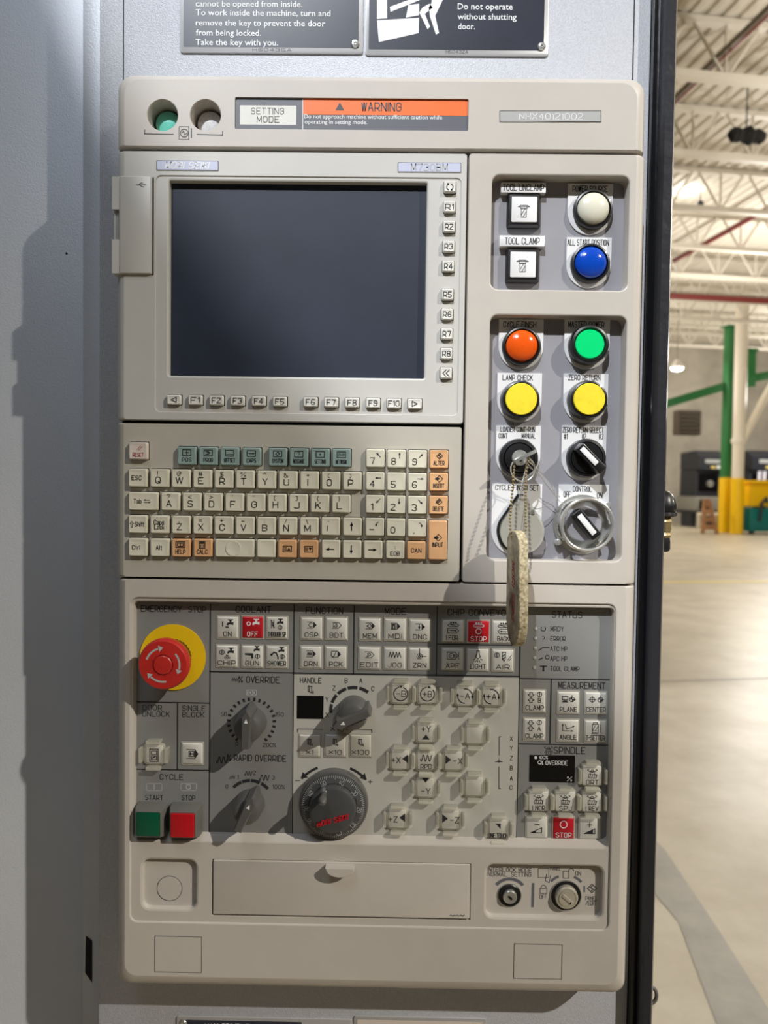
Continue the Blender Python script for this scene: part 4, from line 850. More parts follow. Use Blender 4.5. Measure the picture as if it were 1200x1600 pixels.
# selector
t, c = switch('selector_switch', 'black selector knob with white stripe under the ZERO RETURN SELECT plate', 'selector switch', 914, 716, (912, 69, 665, 751), [('ZERO RETURN SELECT', 911, 672, 64, 8), ('#1', 884, 682, 6, 8), ('#2', 912.5, 682, 7, 8), ('#3', 939, 682, 7, 8)])
b = MB(); b.lathe(c, [(30*k, HP), (30*k, HP+0.005), (28.5*k, HP+0.0065), (25*k, HP+0.007), (24*k, HP+0.0055), (23.5*k, HP+0.0072), (0, HP+0.0074)], 48); b.build('bezel_ring', 'black_plastic', t)
def bar(t, c, L, W, h0, h1, ang, m, name='handle_bar', off=0.0, r=0.001, b_=0.0008, taper=0.0):
    ca, sa = math.cos(R(ang)), math.sin(R(ang)); M_ = MB(); M_.box(-L/2+off, -W/2, h0, L/2+off, W/2, h1, b_, r)
    M_.v = [(c[0]+x*(1-taper*(h-h0))*ca-y*sa, c[1]+x*(1-taper*(h-h0))*sa+y*ca, h) for x, y, h in M_.v]; return M_.build(name, m, t)
bar(t, c, 54*k, 15*k, HP+0.007, HP+0.018, -45, 'black_plastic', off=2*k, taper=3)
bar(t, c, 33*k, 8*k, HP+0.018, HP+0.0183, -45, 'ink_white', 'white_stripe', off=-3*k, b_=0.0001, r=0.0002)
# covered selector
t, c = switch('covered_switch', 'clear drop-shaped cover over the dark CYCLE switch behind the hanging tag', 'covered switch', 811, 822, (807, 78, 756, 868), [('CYCLE FINISH SET', 808, 762, 68, 8)])
drop = lambda q: [(c[0]+q*34*k*math.cos(a), c[1]-0.004+q*34*k*math.sin(a)) for a in [R(145+250*i/30) for i in range(31)]]+[(c[0]+q*4*k, c[1]+q*48*k), (c[0]-q*4*k, c[1]+q*48*k)]
b = MB(); b.poly(drop(1.04), HP, HP+0.003); b.build('dark_base', 'black_plastic', t)
b = MB(); o2 = drop(1.0); b.poly([(x+0.0012, y) for x, y in o2], HP+0.003, HP+0.010); b.build('clear_cover', 'smoke_cover', t)
b = MB(); b.box(c[0]+0.008, c[1]+0.010, HP+0.009, c[0]+0.0105, c[1]+0.014, HP+0.011, 0.0004); b.build('hinge_clip', 'housing_grey', t)
# guarded control switch
t, c = switch('guarded_switch', 'chrome ring guard around the black CONTROL selector with white stripe', 'selector switch', 909, 818, (911, 78, 757, 866), [('CONTROL', 910, 764, 30, 8.5), ('OFF', 886, 772.5, 11, 8.5), ('ON', 937, 774, 9, 8.5)])
g0 = 41*k
b = MB(); n = 96; m_ = 14; hA, hB = HP+0.0012, HP+0.0185; V = []; Fc = []
for j in range(m_+1):
    for i in range(n): a = 2*math.pi*i/n; V.append((c[0]+g0*math.cos(a), c[1]+g0*math.sin(a), hA+(hB-hA)*j/m_))
for j in range(m_):
    for i in range(n):
        ac = ((i+0.5)*360/n+12) % 60-30; hc = (j+0.5)/m_-0.5
        if (ac/19.0)**2+(hc/0.36)**2 > 1: Fc.append((j*n+i, j*n+(i+1) % n, (j+1)*n+(i+1) % n, (j+1)*n+i))
b.add(V, Fc); o = b.build('guard_wall', 'chrome', t); md = o.modifiers.new('solid', 'SOLIDIFY'); md.thickness = 0.0014; md.offset = -1
b = MB(); b.lathe(c, [(g0*0.93, hB-0.0008), (g0*1.0, hB-0.001), (g0*1.015, hB), (g0*1.0, hB+0.0012), (g0*0.95, hB+0.0016), (g0*0.90, hB+0.0012), (g0*0.885, hB), (g0*0.93, hB-0.0008)], 72); b.v.pop() if False else None; b.f = b.f[:-1]; b.build('guard_rim', 'chrome', t)
b = MB(); b.lathe(c, [(g0*1.1, HP), (g0*1.1, HP+0.0012), (g0*0.95, HP+0.0016), (g0*0.6, HP+0.0016), (0, HP+0.0017)], 64); b.build('base_flange', 'steel', t)
b = MB(); b.lathe(c, [(28*k, HP+0.0015), (28*k, HP+0.006), (26*k, HP+0.007), (0, HP+0.0072)], 48); b.build('dial_face', 'recess_grey', t)
bar(t, c, 50*k, 17*k, HP+0.007, HP+0.0165, -50, 'black_plastic')
bar(t, c, 37*k, 8.5*k, HP+0.0165, HP+0.0168, -50, 'ink_white', 'white_stripe', b_=0.0001, r=0.0002)
for an in (38, 218):
    b = MB(); cc = (c[0]+g0*1.16*math.cos(R(an)), c[1]+g0*1.16*math.sin(R(an))); b.lathe(cc, [(5.5*k, HP), (5.5*k, HP+0.004), (4*k, HP+0.006), (0, HP+0.0062)], 24); b.build('guard_screw', 'chrome', t)

# key, ring, chain and tag (hanging)
kz = HP+0.0118
kc = P(809, 716, HP)
kt = thing('hanging_key', 'steel key in the LOADER key switch with split ring and thin loose wire', 'key', (kc[0], kc[1], kz))
b = MB(); ca, sa = math.cos(R(27)), math.sin(R(27))
prof = [(-0.0015, kz-0.001), (0.0015, kz-0.001), (0.0015, kz+0.006), (0.009, kz+0.0075), (0.0115, kz+0.014), (0.009, kz+0.021), (0.001, kz+0.023), (-0.008, kz+0.021), (-0.009, kz+0.014), (-0.0065, kz+0.0075), (-0.0015, kz+0.006)]
t0 = 0.0011
f = lambda o: [(kc[0]+x*ca-o*sa, kc[1]+x*sa+o*ca, h) for x, h in prof]
b.loft([f(-t0), f(t0)], True, True); b.build('key_blade', 'steel', kt)
rc = (*P(817, 733, 0.012), 0.012)
b = MB(); rad = 19*s(0.012)
b.tube([(rc[0]+rad*math.cos(a), rc[1]+rad*math.sin(a), rc[2]-0.001*math.cos(a)) for a in [2*math.pi*i/36 for i in range(37)]], 0.0006, 8); b.build('split_ring', 'chrome', kt)
def wire(pts, name='loose_wire'):
    P3 = [(*P(x, y, h), h) for x, y, h in pts]; out = []
    for i in range(len(P3)-1):
        p0 = Vector(P3[max(i-1, 0)]); p1_ = Vector(P3[i]); p2 = Vector(P3[i+1]); p3 = Vector(P3[min(i+2, len(P3)-1)])
        for j in range(6):
            t_ = j/6; out.append(0.5*((2*p1_)+(-p0+p2)*t_+(2*p0-5*p1_+4*p2-p3)*t_*t_+(-p0+3*p1_-3*p2+p3)*t_**3))
    out.append(Vector(P3[-1])); b = MB(); b.tube(out, 0.00028, 5); b.build(name, 'chrome', kt)
wire([(824, 712, .012), (820, 740, .016), (814, 775, .018), (811, 800, .018), (809, 796, .018), (812, 770, .017), (822, 730, .013)])
wire([(824, 720, .012), (840, 733, .010), (860, 755, .004), (866, 770, 0), (875, 776, -.002)])
wire([(826, 716, .012), (850, 752, .006), (872, 780, 0), (882, 790, 0), (888, 805, -0.002)])
wire([(822, 722, .012), (843, 745, .008), (834, 735, .010), (822, 728, .012)])
wire([(875, 776, -.002), (862, 784, .0), (850, 792, .002), (836, 796, .002)])

b = MB(); HT = 0.020
strandA = [(804, 724, .013), (803, 736, .014), (801, 760, .018), (799, 785, .021), (797, 810, .024), (797, 826, .025), (800, 842, .027)]
strandB = [(826, 716, .013), (822, 738, .016), (821, 765, .020), (821, 790, .024), (821, 812, .028), (822, 826, .030), (818, 838, .030)]
def beads(st):
    pts = [Vector((*P(x, y, h), h)) for x, y, h in st]; d = 0; step = 5.4*S0
    for a, q in zip(pts, pts[1:]):
        L = (q-a).length
        while d < L: b.sphere(tuple(a.lerp(q, d/L)), 2.2*S0, 8); d += step
        d -= L
beads(strandA); beads(strandB)
tg = thing('key_tag', 'dirty thick cream tag hanging edge-on from a bead chain in front of the panel', 'key tag', (*P(812, 915, 0.03), 0.03))
b.build('bead_chain', 'brass', tg)
# tag: slab seen nearly edge on. length along v, width mostly along h
TL = 182*s(0.03); tw = 0.034; tt = 15*s(0.045)
ct = P(806, 830, 0.028); topv = P(806, 829, 0.03)[1]; cu = P(807, 900, 0.028)[0]
ang = R(82)                      # 90 = width points straight at the viewer
dw = Vector((math.cos(ang), 0, math.sin(ang))); dn = Vector((math.sin(ang), 0, -math.cos(ang)))
tilt = 0.035
def tagloop(o, q=0.0):
    pts = []
    N = 14; W = tw/2-q
    for i in range(N+1): a = math.pi*i/N; pts.append((-W*math.cos(a), -TL+0.024-(0.024-q)*math.sin(a)))      # bottom round
    for i in range(9): a = math.pi*i/8; pts.append((W*0.92*math.cos(a)*(1-0.0), -0.010+(0.010-q)*math.sin(a)))
    return [(cu+dw.x*x+dn.x*o-tilt*y*0.35, topv+y, 0.028+dw.z*x+dn.z*o) for x, y in pts]
b = MB(); b.loft([tagloop(-tt/2, 0.0006), tagloop(-tt/2+0.0006), tagloop(tt/2-0.0006), tagloop(tt/2, 0.0006)], False, False); b.build('tag_rim', 'tag_edge', tg)
b = MB(); b.add(tagloop(-tt/2, 0.0006), [tuple(reversed(range(24)))]); b.add(tagloop(tt/2, 0.0006), [tuple(range(24))]); b.build('tag_faces', 'tag_face', tg, 'grimy smeared broad face')
tm = MB(); tm.text('MORI SEIKI', (0, 0), 0.045, 0.006, 0, 0.02, slant=.25); b = MB(); o_ = -tt/2-0.0002
q = []; Fc = tm.f
for x, y, _ in tm.v:
    wx, ly = y+0.002, -TL*0.52-x
    q.append((cu+dw.x*wx+dn.x*o_-tilt*ly*0.35, topv+ly, 0.028+dw.z*wx+dn.z*o_))
b.add(q, [tuple(f_) for f_ in Fc]); b.build('lettering', 'tag_red', tg, smooth=False)

# -- lower control panel
HC = -0.0095; H2 = -0.0015
lbox = (P(185, 1200, -0.010)[0], vy(1541, 580, -0.012), P(985, 1200, -0.010)[0], vy(909.5, 580))
h1, a1 = recess(204, 939, 957, 1447, 0.006, 0.0015, 0, edge=0.0010)
low, b = body('control_panel', 'cream lower housing of the operator panel with recessed grey key field', lbox, 'cream', (0.009, 0.013, 0.010, 0.0008), (0.010, 0.010, 0.002, 0.002), holes=[h1], N=6)
b.build('housing', 'cream', low)
ra, aa = recess(208, 945, 956, 1318, 0.004, 0.008, H2, edge=0.0014, slope=0.0002, sb=0.0035)
rb, ab = recess(223, 1344, 306, 1420, 0.006, 0.0045, H2, edge=0.0020, slope=0.0002)
rc_, ac_ = recess(331.5, 1346, 735.5, 1434, 0.0008, 0.003, H2, edge=0.0004)
rd, ad = recess(760, 1353, 941, 1434, 0.006, 0.0050, H2, edge=0.0020, slope=0.0002)
b = MB(); b.shell([lift(rr(a1[0], a1[1], a1[2], a1[3], 0.006, 5), H2-0.0003), lift(rr(a1[0], a1[1], a1[2], a1[3], 0.006, 5), H2)], [ra, rb, rc_, rd]); b.build('inner_bezel', 'cream', low)
for a_, d_, nm, m_ in ((aa, H2-0.008, 'key_field', 'membrane_grey'), (ab, H2-0.0045, 'plug_well_floor', 'cream'), (ac_, H2-0.003, 'door_well', 'gap'), (ad, H2-0.005, 'lock_well_floor', 'cream')):
    b = MB(); b.box(a_[0]-0.0015, a_[1]-0.005, d_-0.001, a_[2]+0.0015, a_[3]+0.0015, d_); kf = b.build(nm, m_, low)
    if nm == 'key_field': field = kf
HC = H2-0.008
# lighter jog field
b = MB(); u0, v1 = P(457.5, 1054, HC); u1 = P(810.5, 1186, HC)[0]; v0 = aa[1]-0.001; b.box(u0, v0, HC, u1, v1, HC+0.00025); b.build('jog_field', 'membrane_light', low); HJ = HC+0.00025
b = MB()
for pts in ([(330, 944), (328, 1100), (326, 1316)], [(461, 944), (459, 1050), (455, 1316)], [(554, 946), (552, 1053)], [(684, 948), (681, 1056)], [(812, 1000), (808, 1320)], [(328, 1049.5), (812, 1056.5)], [(211, 1097), (327, 1098)], [(210, 1202), (326, 1203)], [(278, 1098), (277, 1202)], [(684, 1006), (812, 1008.5)], [(812, 1059), (957, 1063)], [(861, 1061), (860, 1161)], [(811, 1161.5), (955, 1165)]):
    q = [P(x, y, HJ) for x, y in pts]; 
    if abs(q[0][0]-q[-1][0]) < abs(q[0][1]-q[-1][1]): m0 = sum(x for x, _ in q)/len(q); q = [(m0, y) for _, y in q]
    else: m0 = sum(y for _, y in q)/len(q); q = [(x, m0) for x, _ in q]
    b.line(q, 1.6*S0, HJ+0.0001)
b.build('section_lines', 'ink', low, smooth=False)
b = MB()
TX = [('EMERGENCY  STOP', 271, 951.5, 103, 9), ('COOLANT', 396, 952, 56, 9.5), ('FUNCTION', 507, 954, 59, 9.5), ('MODE', 618, 955, 34, 9.5), ('CHIP CONVEYOR', 749, 957, 100, 9.5), ('STATUS', 886, 960.5, 48, 9.5), ('MEASUREMENT', 909, 1071, 74, 9.5), ('SPINDLE', 890, 1172.5, 50, 10),
      ('% OVERRIDE', 405, 1062, 65, 9.5), ('% RAPID OVERRIDE', 401, 1184.5, 94, 9.5), ('DOOR', 238, 1105.5, 31, 7.6), ('UNLOCK', 244, 1115.5, 44, 7.6), ('SINGLE', 303, 1106.5, 37, 7.6), ('BLOCK', 302, 1116.5, 35, 7.6), ('CYCLE', 268, 1214, 38, 8.5), ('START', 241, 1246, 29, 7.5), ('STOP', 294.5, 1246.5, 22, 7.5),
      ('MRDY', 870.5, 982.5, 21, 7), ('ERROR', 872, 998, 24, 7), ('ATC HP', 873, 1013.5, 27, 7), ('APC HP', 873, 1029, 27, 7), ('TOOL CLAMP', 882.5, 1045, 46, 7), ('?', 849, 998, 4, 7),
      ('50', 350, 1115.5, 9, 6), ('150', 437, 1116, 13, 6), ('0', 370, 1162, 4.5, 6), ('200%', 421, 1164, 21, 6), ('0', 354.5, 1229, 4, 6), ('100%', 435.5, 1229.5, 19, 6), ('1', 372, 1214, 1.6, 6), ('2', 398, 1207.5, 4.5, 6), ('3', 427, 1215, 4.5, 6)]
for a_ in TX:
    if a_[4] >= 7.5 and a_[0] != '?': b2 = MB(); T(b2, *a_, HC, 0.006); b2.build('heading', 'ink', low, smooth=False)
    else: T(b, *a_, HC, 0.006)
icon(b, 'jog', 368, 1062, HC, .6); icon(b, 'wave', 347, 1188, HC, 1.0); icon(b, 'wave', 363, 1215, HC, .5); icon(b, 'wave', 388, 1209, HC, .7); icon(b, 'wave', 413, 1216, HC, .9)
icon(b, 'ort', 857, 1172, HC, .75); b.arc(P(849, 982.5, HC), 3.6*S0, -230, 60, 1.2*S0, HC+.0001)
Lp(b, [(842, 1016), (848, 1012), (858, 1012)], 1.6, HC); Lp(b, [(842, 1031), (848, 1028)], 1.8, HC); b.arc(P(855, 1027, HC), 3*S0, 0, 360, 1.4*S0, HC+.0001); Lp(b, [(844, 1041), (854, 1041)], 1.6, HC); Lp(b, [(849, 1041), (849, 1048)], 3, HC)
b.build('printed_scale', 'ink', low, smooth=False, kind='stuff')
b = MB()
for x, ch in ((241, 'I'), (294.5, 'O')):
    Lp(b, [(x-12, 1224), (x+12, 1224)], 1, HC); Lp(b, [(x-12, 1235), (x+12, 1235)], 1, HC); Lp(b, [(x-12, 1224), (x-12, 1235)], 1, HC); Lp(b, [(x+12, 1224), (x+12, 1235)], 1, HC)
    T(b, ch, x, 1229.5, 2 if ch == 'I' else 8, 7.5, HC, .02)
Rp(b, 385, 1077.5, 401, 1086.5, HC)
b.build('pale_print', 'ink_pale', low, smooth=False, kind='stuff')
b = MB(); T(b, '100', 393, 1082, 14, 6, HC+.0001); b.build('scale_number', 'ink', low, smooth=False)
# light-field print
b = MB()
for a_ in [('HANDLE', 485.5, 1063, 34, 8), ('X', 511, 1117, 5, 7), ('Y', 511, 1093, 5, 7), ('Z', 522, 1075, 5, 7), ('B', 541, 1063.5, 5, 7), ('A', 564, 1063.5, 5, 7), ('C', 582.5, 1076, 5, 7), ('×10', 527, 1139, 22, 8), ('E84341', 473, 1307, 26, 5), ('-', 465, 1219.5, 8, 8), ('+', 578.5, 1221.5, 8, 8),
           ('X', 799, 1154, 4.5, 6.5), ('Y', 799, 1169, 4.5, 6.5), ('Z', 799, 1184.5, 4.5, 6.5), ('B', 799, 1200, 4.5, 6.5), ('A', 799, 1216, 4.5, 6.5), ('C', 798.5, 1230.5, 4.5, 6.5)]: T(b, *a_, HJ, 0.006)
icon(b, 'wheel', 485, 1077, HJ, 1.1)
Lp(b, [(465, 1144), (465, 1139), (505, 1139.5)], 1.1, HJ); Lp(b, [(541, 1139.5), (581, 1140), (581, 1145)], 1.1, HJ)
Lp(b, [(783, 1151), (780, 1151), (780, 1180)], 1.1, HJ); Lp(b, [(779.5, 1198), (779.5, 1232), (782, 1232)], 1.1, HJ); icon(b, 'zrn', 779.5, 1188, HJ, .45); Lp(b, [(774, 1190), (785, 1190)], 1.2, HJ)
b.build('jog_lettering', 'ink', low, smooth=False, kind='stuff')
b = MB()
for sx, a0, a1_ in ((-1, 140, 112), (1, 40, 68)):
    cc = P(521, 1262, HJ); b.arc(cc, 71*S0*0.98, a1_, a0+2*sx, 4*S0, HJ+.00012, 10)
    a_ = R(a0+6*(-sx)*-1); q = (cc[0]+70*S0*math.cos(a_), cc[1]+70*S0*math.sin(a_)); tx, ty = (-math.sin(a_)*(-sx), math.cos(a_)*(-sx)); nx, ny = math.cos(a_), math.sin(a_)
    tri = [(q[0]+tx*6*S0, q[1]+ty*6*S0), (q[0]-nx*6*S0-tx*4*S0, q[1]-ny*6*S0-ty*4*S0), (q[0]+nx*6*S0-tx*4*S0, q[1]+ny*6*S0-ty*4*S0)]
    b.flat(tri, HJ+.00014); b.build('turn_arrow', 'ink', low, smooth=False); b = MB()
b = MB(); u = rect(464, 1087, 505.5, 1123, HJ); b.box(u[0], u[1], HJ, u[2], u[3], HJ+0.0002); b.build('handle_display', 'window_black', low, 'small black display window')
b = MB(); u = rect(827, 1180, 898, 1222, HC); b.box(u[0], u[1], HC, u[2], u[3], HC+0.0002); sd = b.build('spindle_display', 'window_black', low, 'black spindle override display')
b = MB(); T(b, '100%', 849, 1183.5, 14, 4.5, HC+.0002); T(b, '% OVERRIDE', 866, 1192, 43, 6.5, HC+.0002, .006); T(b, '%', 890, 1217, 8, 7, HC+.0002, .006); b.arc(P(843, 1191, HC), 2.6*S0, 0, 360, 1*S0, HC+.0004); b.arc(P(837, 1183.5, HC), 1.2*S0, 0, 360, 2.4*S0, HC+.0004); b.build('lettering', 'ink_white', sd, smooth=False)
for i in range(5):
    b = MB(); c = P(837.2-0.5*i, 982+15.2*i, HC); b.lathe(c, [(2.6*S0, HC), (2.5*S0, HC+0.0004), (0, HC+0.0006)], 16); b.build('status_light', 'ink_pale', low)

# membrane keys
def mkey(px, py, ic=None, txt=None, m='key_white', w_=34, h_=35, guard=False, lab=None, hb=None, q=1.0, icd=-6, ty=10, tw=None, extra=None, gs=(20.5, 21)):
    hb = HC if hb is None else hb; H = 0.0014 if not guard else 0.0030
    u, v = P(px, py, hb); K = s(hb)
    fm = key_mesh(w_*K*1.08, h_*K*1.08, 0.0006, 'key_border', 0.0006, 0.0003, False, 'key_frame')
    kk = place('key', key_mesh(w_*K*0.96, h_*K*0.96, H, m, 0.0006, 0.0006, False), low, (u, v, hb), lab)
    place('key_frame', fm, kk, (u, v, hb))
    b = MB(); z = hb+H; dx, dy = P(px, py, hb); any_ = False
    icol = 'ink_white' if m == 'key_red' else 'ink'
    def sh(x, y): return x, y
    e = P(px, py, z); ox = (dx-e[0])/s(z); oy = -(dy-e[1])/s(z)
    if ic: icon(b, ic, px+ox, py+oy+icd, z, q); any_ = True
    if txt: T(b, txt, px+ox, py+oy+ty, tw or min(29, 7.2*len(txt)), 7, z, 0.008); any_ = True
    for (t_, x_, y_, ww, hh) in (extra or []): T(b, t_, px+ox+x_, py+oy+y_, ww, hh, z, 0.004); any_ = True
    if any_: b.build('legend', icol, kk, smooth=False)
    if guard:
        gx, gy = gs
        for (x_, y_, bw, bh) in ((-gx, 0, 6, 24), (gx, 0, 6, 24), (0, -gy, 24, 6), (0, gy, 24, 6)):
            k_ = (bw, bh)
            if k_ not in GM:
                bb = MB(); bb.box(-bw*K/2, -bh*K/2, 0, bw*K/2, bh*K/2, 0.0065, 0.0008, 0.0012); GM[k_] = bb.mesh('guard_bar', 'acrylic')
            place('guard_bar', GM[k_], kk, (u+x_*K, v-y_*K, hb))
        if 'cap' not in GM:
            bb = MB(); bb.box(-17*K, -17*K, 0.0004, 17*K, 17*K, 0.0022, 0.0006, 0.0030); GM['cap'] = bb.mesh('guard_plate', 'acrylic_cap')
        place('guard_plate', GM['cap'], kk, (u, v, hb))
    return kk
GM = {}
K1 = 'white key marked '
for x, y, ic, tx in ((356, 980, 'tapon', 'ON'), (433, 980.5, 'through', 'THROUGH SP'), (355, 1025, 'chip', 'CHIP'), (394.5, 1025.5, 'gun', 'GUN'), (433, 1026, 'shower', 'SHOWER'), (487, 981.5, 'osp', 'OSP'), (526, 982, 'bdt', 'BDT'), (486, 1026.5, 'drn', 'DRN'), (525, 1027, 'pck', 'PCK'), (578, 983, 'mem', 'MEM'), (617.5, 983.5, 'mdi', 'MDI'), (656, 984.5, 'dnc', 'DNC'), (577, 1028, 'edit', 'EDIT'), (617, 1028.5, 'jog', 'JOG'), (655.5, 1029, 'zrn', 'ZRN'), (707, 1029.5, 'apf', 'APF'), (746.5, 1030.5, 'light', 'LIGHT'), (785.5, 1031.5, 'air', 'AIR'),
                     (835, 1095, 'clampb', 'CLAMP'), (834.5, 1139, 'clampa', 'CLAMP'), (887.5, 1097.5, 'plane', 'PLANE'), (930.5, 1098, 'center', 'CENTER'), (887, 1141, 'angle', 'ANGLE'), (929.5, 1142, 'tsetter', 'T-SETTER')):
    mkey(x, y, ic, tx, lab=K1+tx, tw={'THROUGH SP': 29, 'SHOWER': 30, 'LIGHT': 25, 'ON': 13, 'CLAMP': 29, 'CENTER': 31, 'PLANE': 27, 'ANGLE': 27, 'T-SETTER': 30}.get(tx), icd={'light': -5, 'zrn': -7}.get(ic, -5.5), q=.95)
mkey(395, 980, 'tapoff', 'OFF', 'key_red', lab='red key marked OFF', tw=17)
mkey(708, 985.5, 'for', 'FOR', lab=K1+'FOR', q=.95, icd=-3.5, extra=[('I', -11, 10, 1.8, 7)], tw=15, ty=10.5); mkey(786, 987, 'back', 'BACK', lab=K1+'BACK', q=.95, icd=-3.5, tw=19, ty=10.5)
mkey(747.5, 986.5, 'convstop', 'STOP', 'key_red', lab='red key marked STOP in the chip conveyor group', tw=25, q=.95, icd=-3.5, ty=11)
mkey(301, 1177, 'block', None, lab='white single block key', icd=0)
mkey(242.5, 1177, 'door', None, lab='clear guarded door unlock key', guard=True, icd=0, m='key_clearish', w_=28, h_=30)
for x, tx in ((484, '×1'), (524, '×10'), (563.5, '×100')): mkey(x, 1164.5, 'wheel', tx, m='key_clearish', w_=34, h_=36, hb=HJ, lab='pale key marked '+tx, tw={'×1': 12, '×10': 21, '×100': 28}[tx])
for x, y, ic, tx, ex in ((626, 1082.5, 'rotl', None, [('-B', 1, 0, 16, 9)]), (667.5, 1083, 'rotr', None, [('+B', 0, 0, 15, 9)]), (726, 1086, 'rotu', None, [('-A', 0, 0, 16, 9)]), (767, 1087, 'rotu', None, [('+A', 0, 0, 16, 9)])):
    mkey(x, y, ic, tx, guard=True, w_=29, h_=31, m='key_clearish', hb=HJ, icd=0, extra=ex, lab='clear guarded key marked '+ex[0][0], q=1.0)
for x, y, ic, dx, dy, nm, tx_, ty_ in ((665.5, 1143.5, 'tri_u', 0, 8, '+Y', 0, -6), (625.5, 1185.5, 'tri_l', 9, 0, '+X', -7, 0), (708, 1187, 'tri_r', -9, 0, '-X', 7, 0), (665, 1229, 'tri_d', 0, -10, '-Y', 0, 5), (621, 1277.5, 'tri_l', 9, 0, '+Z', -7, 0), (703, 1279, 'tri_r', -9, 0, '-Z', 7, 0)):
    kk = mkey(x, y, None, None, guard=True, w_=29, h_=31, m='key_clearish', hb=HJ, lab='clear guarded key marked '+nm, extra=[(nm, tx_, ty_, 15, 9)])
    b = MB(); z = HJ+0.003; icon(b, ic, x+dx, y+dy, z, 1.0); b.build('triangle_mark', 'ink', kk, smooth=False)
mkey(665.5, 1186.5, 'wave', 'RPD', guard=True, w_=29, h_=31, m='key_clearish', hb=HJ, lab='clear guarded key marked RPD', ty=9, tw=18, icd=-3)
mkey(741.5, 1146, guard=True, w_=29, h_=31, m='key_clearish', hb=HJ, lab='blank clear guarded key upper'); mkey(740.5, 1227.5, guard=True, w_=29, h_=31, m='key_clearish', hb=HJ, lab='blank clear guarded key lower')
mkey(777.5, 1293, 'tri_c', 'ONE TOUCH', guard=True, w_=29, h_=31, m='key_clearish', hb=HJ, lab='clear guarded key marked ONE TOUCH', tw=30, icd=-4)
for x, y, ic, tx in ((924, 1210, 'ort', 'ORT'), (840.5, 1250, 'nor', 'I NOR'), (882, 1250.5, 'spj', 'SPJ'), (923.5, 1251, 'rev', 'I REV')): mkey(x, y, ic, tx, guard=True, w_=32, h_=33, lab='guarded spindle key marked '+tx, tw=20, icd=-4, q=.85)
mkey(838, 1292, 'rampm', lab='white spindle minus key', icd=0); mkey(921, 1293.5, 'rampp', lab='white spindle plus key', icd=0)
mkey(880, 1293, 'stopo', 'STOP', 'key_red', lab='red key marked STOP in the spindle group', tw=25, icd=-3, ty=10.5)

# emergency stop
c = P(270.5, 1026.5, HC); t = thing('emergency_stop_button', 'red mushroom emergency stop button on a yellow disc', 'emergency stop', (*c, HC)); K = s(HC)
b = MB(); b.lathe(c, [(52*K, HC+.0002), (52*K, HC+0.0012), (0, HC+0.0013)], 64); b.build('yellow_disc', 'yellow', t)
b = MB(); n = 60; z0, z1 = HC+0.0012, HC+0.016; loops = []
for h_ in (z0, z1): loops.append([(c[0]+(30 if i % 2 else 28.5)*K*math.cos(2*math.pi*i/n), c[1]+(30 if i % 2 else 28.5)*K*math.sin(2*math.pi*i/n), h_) for i in range(n)])
b.loft(loops); b.build('ribbed_collar', 'black_plastic', t, smooth=False)
zt_ = HC+0.0285; b = MB(); n = 120; loops = []
for r_, h_, w_ in ((26, HC+0.015, 0), (37, HC+0.0175, .4), (38.3, HC+0.020, .5), (38.6, HC+0.025, .5), (37.5, zt_-0.001, .4), (35.8, zt_, 0), (15.6, zt_+0.0005, 0), (15.2, zt_-0.0004, 0), (14.6, zt_-0.0004, 0)):
    loops.append([(c[0]+(r_+w_*(i % 2*2-1))*K*math.cos(2*math.pi*i/n), c[1]+(r_+w_*(i % 2*2-1))*K*math.sin(2*math.pi*i/n), h_) for i in range(n)])
b.loft(loops); hd = b.build('mushroom_head', 'red_plastic', t)
b = MB(); b.lathe(c, [(14.2*K, zt_-.0005), (14.2*K, zt_+0.0006), (13*K, zt_+0.0011), (0, zt_+0.0013)], 40); b.build('centre_cap', 'red_plastic', t)
b = MB()
for i in range(12): b.arc(c, 16*K, i*30, i*30+16, 1.6*K, zt_+0.0007, 4)
b.build('centre_notches', 'red_dark', hd)
b = MB()
for a0 in (100, -20, 220): 
    b.arc(c, 25.5*K, a0+62, a0+6, 2.8*K, zt_+0.0004, 10); a_ = R(a0+4); q = (c[0]+25.5*K*math.cos(a_), c[1]+25.5*K*math.sin(a_)); tx, ty = math.sin(a_), -math.cos(a_); nx, ny = math.cos(a_), math.sin(a_)
    b.flat([(q[0]+tx*7*K, q[1]+ty*7*K), (q[0]+nx*5*K, q[1]+ny*5*K), (q[0]-nx*5*K, q[1]-ny*5*K)], zt_+0.00045); b.build('turn_arrow', 'ink_pale', hd, smooth=False); b = MB()

